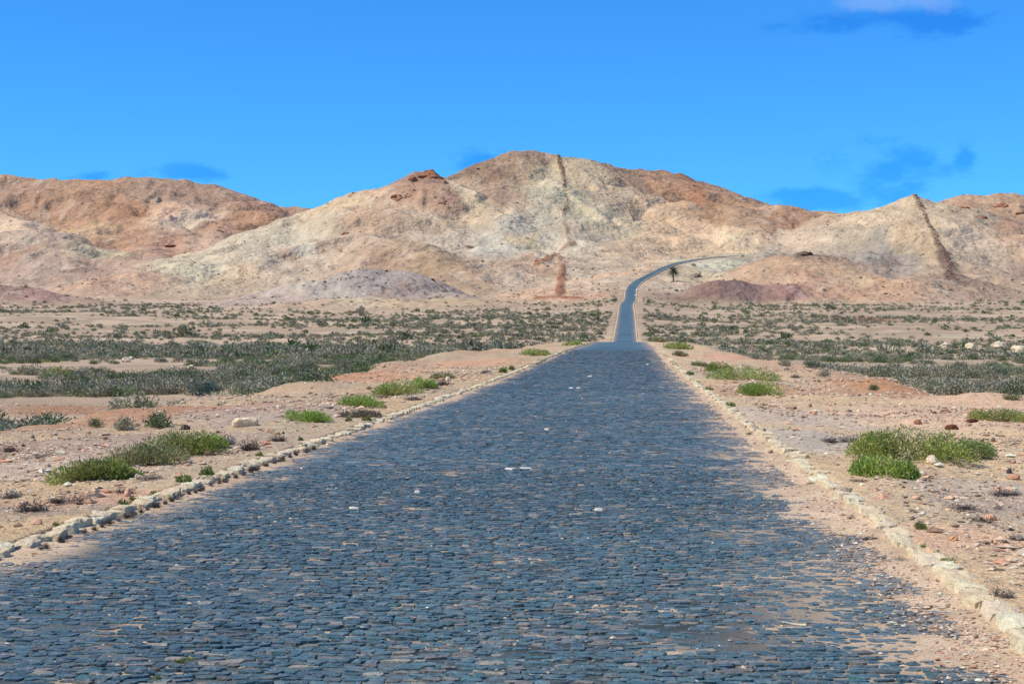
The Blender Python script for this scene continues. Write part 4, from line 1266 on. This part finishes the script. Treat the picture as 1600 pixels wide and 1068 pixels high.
for i, (px, py, w) in enumerate(_weed):
    x, Y, z = hit(px, py, 7.0)
    off = float(road_off(x, Y))
    if abs(off) < 3.1: z = float(road_z(Y))
    o = link("weed", _wv[i % 8], None, (x, Y, z - 0.01)); s = w * 1.35 * Y / F
    o.scale = (s, s, s * 0.9); o.rotation_euler[2] = i * 1.7
    big = "larger " if w > 13 else "tiny "
    sd = "left" if off < 0 else "right"
    tag(o, "%sgreen weed sprouting beside the %s kerb" % (big, sd), "weed", "%sgreen weeds by the %s kerb" % (big, sd))
o = link("weed", _wv[1], None, (0, 0, 0)); x, Y, z = road_hit(290, 1031); o.location = (x, Y, z - 0.012); o.scale = (0.11, 0.11, 0.035)
tag(o, "pale yellow green weed patch growing between cobbles near the bottom left", "weed")
o = link("weed", _wv[4], None, (0, 0, 0)); x, Y, z = road_hit(243, 1061); o.location = (x, Y, z - 0.01); o.scale = (0.06, 0.06, 0.035)
tag(o, "small green weed between cobbles below the pale weed patch", "weed")

# dry twiggy scrub and tufts on the shoulders
_dv = []
for i in range(8):
    r = np.random.default_rng(450 + i)
    lob = [(0, 0, 0, 0.45, 0.4, 0.50), (r.normal(0, 0.2), r.normal(0, 0.2), 0, 0.35, 0.35, 0.42)]
    ash = np.array([(0.16, 0.135, 0.115), (0.115, 0.09, 0.07), (0.21, 0.185, 0.16), (0.14, 0.10, 0.075)][i % 4])
    V, Q, c = twig_cloud(r, lob, 130, ash, 0.010)
    Vl, fl, cl = leaf_cloud(r, lob, 260, 0.07, 0.016, [ash * 1.2, ash * 0.8], 0.4, 0.2)
    _dv.append((mesh_np("dry_shrub", V, [Q], M_TWIG, c, False), mesh_np("foliage", Vl, [fl], M_TWIG, cl, False)))


def dry(px, py, w, h, i, lb, grp):
    x, Y, z = hit(px, py, 7.0)
    a, b = _dv[i % 8]
    o = link("dry_shrub", a, None, (x, Y, z - 0.01)); s = Y / F
    o.scale = (w * s, w * s, h * s * 2.0); o.rotation_euler[2] = i * 2.1
    link("foliage", b, o)
    tag(o, lb, "dry shrub", grp)
    return o


for i, (px, py, w, h, lb) in enumerate([
        (120, 785, 70, 17, "blackish dry twig clump below the long left bush"), (45, 800, 80, 22, "grey tangle of dry twigs at the left edge by the kerb"), (15, 780, 60, 18, "upper grey dry tangle at the left edge"),
        (190, 770, 50, 12, "brown dry clump between upright pink stone and left bush"), (235, 750, 70, 10, "grey dry skirt of twigs under the olive bush"), (395, 704, 50, 24, "tall sparse dry shrub on the left beside the kerb weeds"),
        (350, 694, 50, 20, "grey dry shrub right of the pink boulder"), (430, 690, 36, 14, "brown dry shrub further along the left kerb"), (640, 625, 40, 9, "dry brown scrub in front of the olive left bush"),
        (690, 602, 42, 11, "grey dry shrub by the round pale stone on the left"), (760, 583, 30, 8, "dry brown scrub near the left kerb toward the crest"), (1540, 815, 60, 15, "dark dry twig clump on the far right shoulder"),
        (1565, 775, 70, 14, "grey dry twigs beside the salmon pink stone"), (1500, 795, 60, 12, "sparse dry twigs left of the dark right twig clump"), (1325, 690, 60, 15, "grey dry twigs behind the left end of the widest right bush"),
        (1230, 712, 30, 13, "brown dry weed beside the right kerb"), (1560, 935, 50, 22, "dark dry twigs behind the nearest right kerb stones"), (1470, 905, 36, 9, "grey dry twigs lying behind the right kerb"),
        (1590, 845, 40, 16, "grey dry shrub at the right edge of the earth"), (1310, 800, 26, 8, "dry twigs on the kerb sand by the right kerb"), (1245, 590, 26, 7, "small dry tuft right of the broad olive bush"),
        (1340, 752, 46, 7, "brown flat dry scrub before the fresh right bush"), (60, 715, 36, 10, "dry brown tuft on the left bank above the long bush"), (20, 705, 40, 12, "round brown dry shrub at the left edge of the bank")]):
    dry(px, py, w, h, i, lb, "dry twiggy shrubs on the shoulders")
for i, (px, py, w, h) in enumerate([(1400, 905, 24, 10), (1360, 870, 20, 12), (1330, 845, 18, 10), (1290, 800, 16, 10), (1225, 740, 14, 8), (1190, 705, 14, 8), (1447, 930, 24, 10), (1335, 866, 14, 8),
                                    (20, 880, 22, 10), (50, 868, 24, 10), (90, 855, 22, 9), (130, 843, 22, 9), (165, 832, 24, 9), (205, 822, 20, 9), (240, 806, 22, 9), (280, 790, 22, 8), (320, 774, 20, 8), (370, 752, 20, 8), (410, 735, 18, 7), (455, 716, 16, 6)] + [(px_, 883 - 0.352 * px_ + 0.00002 * px_ * px_, 13, 11) for px_ in range(12, 470, 13)]):
    sd = "left" if px < 800 else "right"
    x, Y, z = hit(px, py, 7.0)
    o = dry(px, py, w, h, i, "little dry brown weed tuft at the foot of the %s kerb" % sd, "dry tufts along the %s kerb" % sd)
    if abs(float(road_off(x, Y))) < 3.2:
        u = 2.98 * (1 if px > 800 else -1)
        o.location = (float(road_x(Y)) + u, Y, float(road_z(Y)) + 0.0)

# ------------------------------------------------------------------ scrub on the plain
SH_COL = {
    "grey": [(0.270, 0.275, 0.205), (0.215, 0.230, 0.165), (0.320, 0.310, 0.250), (0.170, 0.185, 0.130)],
    "ash": [(0.370, 0.330, 0.270), (0.31, 0.275, 0.225), (0.42, 0.38, 0.32), (0.24, 0.205, 0.165)],
    "green": [(0.175, 0.215, 0.115), (0.135, 0.175, 0.095), (0.220, 0.245, 0.140), (0.11, 0.14, 0.08)],
    "yellow": [(0.330, 0.320, 0.095), (0.270, 0.285, 0.085), (0.35, 0.31, 0.13)],
    "teal": [(0.085, 0.170, 0.120), (0.065, 0.135, 0.10), (0.12, 0.20, 0.155)],
}


for _k in ("grey", "ash", "green"):
    SH_COL[_k] = [(a * 1.05, b * 1.07, c * 0.82) for a, b, c in SH_COL[_k]]


def shrub_mesh(kind, seed, n=900, flat=1.0, ll=0.075, lw=0.017):
    r = np.random.default_rng(seed)
    lob = [(0, 0, 0.05, 0.40, 0.40, 0.52 * flat)]
    for i in range(5):
        lob.append((r.normal(0, 0.2), r.normal(0, 0.2), r.uniform(0.0, 0.2) * flat, r.uniform(0.18, 0.28), r.uniform(0.18, 0.28), r.uniform(0.3, 0.46) * flat))
    V, fq, c = leaf_cloud(r, lob, n, ll, lw, SH_COL[kind], 0.35, 0.35)
    f = mesh_np("grey_shrub", V, [fq], M_SHRUB, c, False)
    V, Q, c = twig_cloud(r, lob, 34, np.array((0.19, 0.165, 0.14)) if kind != "green" else np.array((0.12, 0.095, 0.07)), 0.010)
    return f, mesh_np("stems", V, [Q], M_TWIG, c, False)


SHV = {k: [shrub_mesh(k, 500 + 10 * j + i, 950, 0.55 if k == "yellow" else 1.0) for i in range(n)] for j, (k, n) in enumerate((("grey", 5), ("ash", 4), ("green", 4), ("yellow", 2), ("teal", 2)))}
NAMES = {"grey": ("grey_shrub", "grey green leafy shrub %s of the road"), "ash": ("ash_shrub", "ash grey half dry shrub %s of the road"),
         "green": ("dark_shrub", "dark green rounded shrub %s of the road"), "yellow": ("yellow_shrub", "low yellow green shrub %s of the road")}


def scrub(x, Y, z, kind, v, s, rz, label=None):
    f, st = SHV[kind][v % len(SHV[kind])]
    sd = "left" if road_off(x, Y) < 0 else "right"
    nm, lb = NAMES.get(kind, ("teal_shrub", "%s"))
    o = link(nm, f, None, (x, Y, z)); o.scale = (s, s, s * 0.78); o.rotation_euler[2] = rz
    link("stems", st, o)
    if label: tag(o, label, "shrub")
    else: tag(o, ("large " if s > 1.35 else ("small " if s < 0.85 else "")) + lb % sd + (", first rows behind the bank" if Y < 62 else (", deeper in the scrub" if Y < 80 else ", far back in the scrub")), "shrub", "%s plants scattered over the %s plain" % (nm.replace("_", " "), sd))
    return o


# shrubs that stand out in the photograph
for i, (px, py, w, kind, lb) in enumerate([
        (312, 618, 50, "teal", "dark teal green bush at the edge of the left bank"), (330, 612, 34, "teal", "smaller teal bush pressed against the dark teal one"),
        (130, 607, 44, "green", "dark olive round bush on pale sand in the left scrub"), (160, 584, 26, "green", "small dark green bush behind the olive round bush"),
        (198, 671, 46, "ash", "pale grey shrub in the hollow below the left bank"), (245, 668, 56, "green", "dark spreading shrub beside the pale grey one in the hollow"), (150, 668, 30, "green", "low olive tuft left of the pale grey shrub in the hollow"),
        (260, 604, 28, "yellow", "bright yellow green patch before the dark teal bush"), (203, 592, 20, "yellow", "yellow green patch left in the scrub by pale sand"), (85, 588, 44, "yellow", "long yellowish patch by the sandy clearing in the scrub"),
        (393, 604, 20, "yellow", "round yellow green clump at the left bank edge"), (402, 582, 24, "yellow", "yellow green clump behind the round one at the bank"), (443, 566, 30, "yellow", "flat yellow green patch far in the left scrub"), (372, 586, 18, "yellow", "small yellow clump left of the flat patch"),
        (466, 588, 18, "yellow", "small yellow clump near the end of the left bank scrub"),
        (1482, 610, 36, "green", "dark brown green shrub on the orange ridge of the right plain"), (1466, 606, 22, "ash", "grey shrub touching the dark one on the orange ridge"), (1366, 610, 22, "green", "small lone shrub left along the orange ridge"),
        (1416, 598, 46, "grey", "wide grey green shrub just behind the orange ridge"), (1552, 598, 34, "ash", "pale dry shrub near the right edge of the orange ridge"), (1575, 606, 16, "ash", "tiny dry shrub beside the pale dry one at right"),
        (1225, 572, 24, "grey", "small round grey shrub on bare ground right of green bushes"), (1265, 575, 26, "grey", "grey shrub second from the green bushes on bare ground"), (1288, 588, 26, "ash", "brownish grey shrub beside the orange cut"), (1580, 625, 26, "green", "low olive tuft on the right edge rubble")]):
    x, Y, z = hit(px, py, 25)
    scrub(x, Y, z, kind, i, w * (1.35 if kind == "yellow" else 1.1) * Y / F, i * 1.3, lb)

_r = np.random.default_rng(19)
cand = []
N = 60000
cY = np.where(_r.random(N) < 0.6, _r.uniform(30, 260, N), 1 / _r.uniform(1 / 260, 1 / 29, N))
cx = _r.uniform(-0.35, 0.35, N) * cY
coff = road_off(cx, cY); cw = bank_w(coff, cY)
dn = fbm(cx / 9, cY / 12, 3, 111) + 0.5 * fbm(cx / 30, cY / 40, 2, 112) - 0.18 * (_r.random(N) < 0.5)
left = coff < 0
startr = np.where(left, 0.6, 3.5)
rowlim = np.where(left, sstep(31, 40, cY), sstep(66, 88, cY + 0.3 * cx))
ok = (np.abs(coff) > cw + startr + np.where(cY > 130, 3, 0)) & (_r.random(N) < rowlim) & (dn > np.where(left, -0.34 + 0.26 * sstep(80, 160, cY), 0.36) + 0.25 * sstep(120, 250, cY))
for X, Yy, ra, rb, a, b, c in _gp[:6]:
    ok &= np.hypot((cx - X) / (ra * 0.9), (cY - Yy) / (rb * 0.9)) > 1
cx, cY, coff = cx[ok], cY[ok], coff[ok]
o_ = np.argsort(cY)
cx, cY, coff = cx[o_], cY[o_], coff[o_]
# keep them from growing through each other (grid thinning)
cell = 0.85
seen = set(); kp = []
for i in range(len(cx)):
    c = cell * (1 + max(0, cY[i] - 90) / 240)
    key = (round(c, 1), int(cx[i] // c), int(cY[i] // c))
    if key in seen: continue
    seen.add(key); kp.append(i)
cx, cY, coff = cx[kp], cY[kp], coff[kp]
cz = ground(cx, cY)
kn = fbm(cx / 7, cY / 9, 2, 113) + _r.normal(0, 0.45, len(cx))
kn = kn + np.where(coff < 0, 0.30, -0.02)
kinds = np.where(kn < -0.08, "ash", np.where(kn < 0.42, "grey", np.where(kn < 0.85, "green", "yellow")))
sz = np.clip(np.exp(_r.normal(0.02, 0.42, len(cx))), 0.4, 1.75) * np.where(kinds == "yellow", 0.8, 1.0)
NS = 300
for i in range(min(NS, len(cx))):
    scrub(cx[i], cY[i], cz[i] - 0.03, str(kinds[i]), i, sz[i], _r.uniform(0, 6.28))
print("scrub singles", min(NS, len(cx)), "last at", cY[min(NS, len(cx)) - 1], "total", len(cx))


def lod_shrubs(n, ll, lw, seed):
    """plain shapes for the scrub mass; kept out of the scene, only scattered"""
    c = bpy.data.collections.new("scrub_shapes_%d" % seed)
    obs = []
    for i, k in enumerate(("ash", "grey", "grey", "green", "ash", "grey", "green", "yellow")):
        r = np.random.default_rng(seed + i)
        lob = [(0, 0, 0.03, 0.42, 0.42, 0.50)] + [(r.normal(0, 0.2), r.normal(0, 0.2), r.uniform(0, 0.2), r.uniform(0.18, 0.3), r.uniform(0.18, 0.3), r.uniform(0.28, 0.45)) for _ in range(4)]
        lob = [(l[0], l[1], l[2] * 0.75, l[3], l[4], l[5] * 0.75) for l in lob]
        if k == "yellow": lob = [(l[0], l[1], 0, l[3], l[4], l[5] * 0.55) for l in lob]
        V, fq, cc = leaf_cloud(r, lob, n, ll, lw, SH_COL[k], 0.35, 0.3)
        o = bpy.data.objects.new("shape_%d" % i, mesh_np("shape", V, [fq], M_SHRUB, cc, False))
        c.objects.link(o)
    return c


def scatter(xs, Ys, zs, ss, ks, shapes, name, label, seed):
    r = np.random.default_rng(seed)
    n = len(xs)
    opts = {"ash": (0, 4), "grey": (1, 2, 5), "green": (3, 6), "yellow": (7,)}
    me = bpy.data.meshes.new(name)
    me.vertices.add(n); me.vertices.foreach_set("co", np.stack([xs, Ys, zs], 1).astype(np.float32).ravel())
    for nm, ty, val in (("size", 'FLOAT', ss), ("turn", 'FLOAT', r.uniform(0, 6.28, n)), ("pick", 'INT', np.array([opts[str(k)][r.integers(len(opts[str(k)]))] for k in ks]))):
        at = me.attributes.new(nm, ty, 'POINT'); at.data.foreach_set("value", np.asarray(val, np.int32 if ty == 'INT' else np.float32))
    o = link(name, me)
    ng = bpy.data.node_groups.new(name, 'GeometryNodeTree')
    ng.interface.new_socket("Geometry", in_out='INPUT', socket_type='NodeSocketGeometry')
    ng.interface.new_socket("Geometry", in_out='OUTPUT', socket_type='NodeSocketGeometry')
    N, L = ng.nodes, ng.links
    gi = N.new("NodeGroupInput"); go = N.new("NodeGroupOutput")
    ci = N.new("GeometryNodeCollectionInfo"); ci.inputs["Collection"].default_value = shapes
    ci.inputs["Separate Children"].default_value = True; ci.inputs["Reset Children"].default_value = True
    iop = N.new("GeometryNodeInstanceOnPoints"); iop.inputs["Pick Instance"].default_value = True

    def attr(nm, ty):
        a = N.new("GeometryNodeInputNamedAttribute"); a.data_type = ty; a.inputs["Name"].default_value = nm
        return a.outputs["Attribute"]
    cb = N.new("ShaderNodeCombineXYZ"); L.new(attr("turn", 'FLOAT'), cb.inputs[2])
    L.new(gi.outputs[0], iop.inputs["Points"]); L.new(ci.outputs[0], iop.inputs["Instance"])
    L.new(attr("pick", 'INT'), iop.inputs["Instance Index"]); L.new(cb.outputs[0], iop.inputs["Rotation"])
    L.new(attr("size", 'FLOAT'), iop.inputs["Scale"]); L.new(iop.outputs[0], go.inputs[0])
    md = o.modifiers.new("scatter", 'NODES'); md.node_group = ng
    tag(o, label, None, None, "stuff")


mid = slice(NS, None)
scatter(cx[mid], cY[mid], cz[mid] - 0.03, sz[mid] * 1.05, kinds[mid], lod_shrubs(700, 0.075, 0.020, 640), "scrub", "dense grey green desert scrub covering the middle of the plain", 61)

N = 95000
fY = np.where(_r.random(N) < 0.75, _r.uniform(250, 900, N), _r.uniform(900, 1700, N)); fx = _r.uniform(-0.36, 0.36, N) * fY
fo = np.abs(road_off(fx, fY))
hh, _w = hills(fx, fY)
band = fbm(fx / 60, fY / 26, 4, 121) + 0.35 * fbm(fx / 200, fY / 80, 2, 122)
dens = sstep(-0.75, 0.85, band) * np.interp(fY, [250, 330, 450, 600, 800, 900], [0.52, 0.46, 0.44, 0.38, 0.26, 0.10])
dens = np.where(hh > 1.0, 0.035 + 0.05 * sstep(0.2, 0.8, band), dens)
ok = (_r.random(N) < dens) & (fo > np.where(fY < 420, 9, 6))
fx, fY, hh = fx[ok], fY[ok], hh[ok]
fz = ground(fx, fY)
fk = np.where(_r.random(len(fx)) < 0.70, "ash", np.where(_r.random(len(fx)) < 0.6, "grey", "green"))
fs = np.exp(_r.normal(0.10, 0.42, len(fx))) * np.where(hh > 1, 1.0, 1.15)
scatter(fx, fY, fz - 0.05, fs, fk, lod_shrubs(110, 0.20, 0.06, 660), "distant_scrub", "far specks of scrub dotting the plain and the hill slopes", 62)
print("far scrub", len(fx))

_N = 40000
hY = _r.uniform(800, 1800, _N); hx = _r.uniform(-0.35, 0.35, _N) * hY
hh, _w = hills(hx, hY)
cl = fbm(hx / 40, hY / 60, 4, 151)
ok = (hh > 4) & (_r.random(_N) < 0.05 + 0.42 * sstep(0.25, 0.8, cl)) & (np.abs(road_off(hx, hY)) > 9)
hx, hY, cl = hx[ok], hY[ok], cl[ok]
hz = ground(hx, hY)
rc = bpy.data.collections.new("rubble_shapes")
for i, c in enumerate([(150, 112, 90), (120, 88, 72), (176, 138, 112), (205, 182, 156), (104, 78, 66), (160, 132, 112), (186, 160, 136), (140, 104, 84)]):
    rc.objects.link(bpy.data.objects.new("shape_%d" % i, rock_mesh("shape", 1200 + i, (1.2, 1.0, 0.8), 1, 0.25, 0, M_ROCK, c)))
scatter(hx, hY, hz + 0.1, np.exp(_r.normal(-0.15, 0.42, len(hx))), np.array(["ash", "grey", "green", "yellow"])[_r.integers(0, 4, len(hx))], rc, "hill_rubble", "loose dark and pale rocks strewn over the hill slopes", 63)
print("rubble", len(hx))
dp, dz_ = [], []
for P, hw, up in (( _DY[0][0][:6],) + _DY[0][1:], _DY[1]):
    for i in range(len(P) - 1):
        L_ = math.dist(P[i][:2], P[i + 1][:2]) * 0.8
        for q in range(int(L_ / 1.3) + 1):
            t_ = _r.random(); dp.append((P[i][0] + (P[i + 1][0] - P[i][0]) * t_ + _r.normal(0, hw * 0.45), P[i][1] + (P[i + 1][1] - P[i][1]) * t_ + _r.normal(0, hw * 0.6)))
dp = np.array(dp)
dm, _l, _w2 = dyke(dp[:, 0], dp[:, 1])
dp = dp[dm > 0.25]
dc = bpy.data.collections.new("dyke_shapes")
for i, c in enumerate([(140, 108, 90), (124, 98, 86), (160, 120, 98), (146, 114, 96), (112, 88, 78), (150, 116, 96), (168, 126, 100), (130, 102, 88)]):
    dc.objects.link(bpy.data.objects.new("shape_%d" % i, rock_mesh("shape", 1300 + i, (1.0, 1.2, 1.1), 1, 0.3, 0, M_ROCK, c)))
scatter(dp[:, 0], dp[:, 1], ground(dp[:, 0], dp[:, 1]), np.exp(_r.normal(-0.05, 0.42, len(dp))), np.array(["ash", "grey", "green", "yellow"])[_r.integers(0, 4, len(dp))], dc, "dyke_rubble", "broken dark rock piled along the dyke lines of the hills", 64)

# ------------------------------------------------------------------ palm, its round bush, white specks at the bend
def palm(px, py, hpx, lb):
    x, Y, z = hit(px, py, 700)
    s = Y / F; H = hpx * s
    root = bpy.data.objects.new("palm_tree", None); COL.objects.link(root); root.location = (x, Y, z - 0.1)
    tag(root, lb, "palm tree")
    r = np.random.default_rng(3)
    th = H * 0.62
    pts = [(0.12 * math.sin(q * 1.5) - 0.05, 0, th * q) for q in np.linspace(0, 1, 12)]
    rad = [0.36 - 0.10 * q + (0.035 if i % 2 else 0) for i, q in enumerate(np.linspace(0, 1, 12))]
    V, Q = twig_tube(pts, rad, 10)
    link("trunk", mesh_np("trunk", V, [Q], M_BARK, np.tile((0.085, 0.065, 0.05), (len(V), 1))), root)
    for i in range(54):
        az = i * 2.399 + r.normal(0, 0.15); el = math.radians(75 - 105 * (i / 54.0) + r.normal(0, 7))
        L = H * r.uniform(0.44, 0.54)
        m = 9
        p = []; cur = np.array([pts[-1][0], 0, th]); e = el
        for q in range(m):
            p.append(cur.copy())
            cur = cur + np.array([math.cos(az) * math.cos(e), math.sin(az) * math.cos(e), math.sin(e)]) * L / (m - 1)
            e -= 0.17
        p = np.array(p); Vs, Fs, b = [], [], 0
        V, Q = twig_tube(p, np.linspace(0.05, 0.012, m), 3)
        Vs.append(V); Fq = Q; b = len(V)
        side = np.array([-math.sin(az), math.cos(az), 0]); tr = []
        for q in range(1, m):
            for h_ in (0.0, 0.5):
                c0 = p[q - 1] * (1 - h_) + p[q] * h_
                t = p[q] - p[q - 1]; t /= np.linalg.norm(t)
                ll = 0.26 * L * math.sin(math.pi * min(0.95, (q + h_) / m + 0.1)) + 0.05
                for sg in (-1, 1):
                    tip = c0 + (side * sg * 0.8 + t * 0.6 + np.array([0, 0, -0.15])) * ll
                    Vs.append(np.array([c0 - t * 0.10, c0 + t * 0.10, tip])); tr.append((b, b + 1, b + 2)); b += 3
        V = np.concatenate(Vs)
        dead = i > 47
        c = np.tile(np.array((0.10, 0.075, 0.045) if dead else (0.040, 0.075, 0.030)) * r.uniform(0.8, 1.2), (len(V), 1))
        link("frond", mesh_np("frond", V, [Fq, np.array(tr)], M_LEAF, c, False), root)


palm(1052, 441, 27, "lone date palm with dark crown right of the bending far road")
x, Y, z = hit(1057, 455, 700)
o = scrub(x, Y, z, "green", 1, 9.5 * Y / F, 0.4, "single dark round shrub below the lone palm")
for i, (dx, dy, wpx, lb) in enumerate([(995.5, 453, 3.6, "bright white speck at the right edge of the far bend"), (993.5, 461, 2.8, "second white speck on the far road just below the bend")]):
    Yq = 872 - i * 32  # plain white lump set on the far road
    x = (dx - 800) / F * Yq
    o = link("white_speck", rock_mesh("white_speck", 880 + i, (wpx * Yq / F, wpx * Yq / F, wpx * Yq / F * 1.4), 2, 0.1, 0, M_PAINT, (250, 250, 250), True, 0.3), None, (x, Yq, float(road_z(Yq)) + 0.3))
    tag(o, lb, "marker stone")
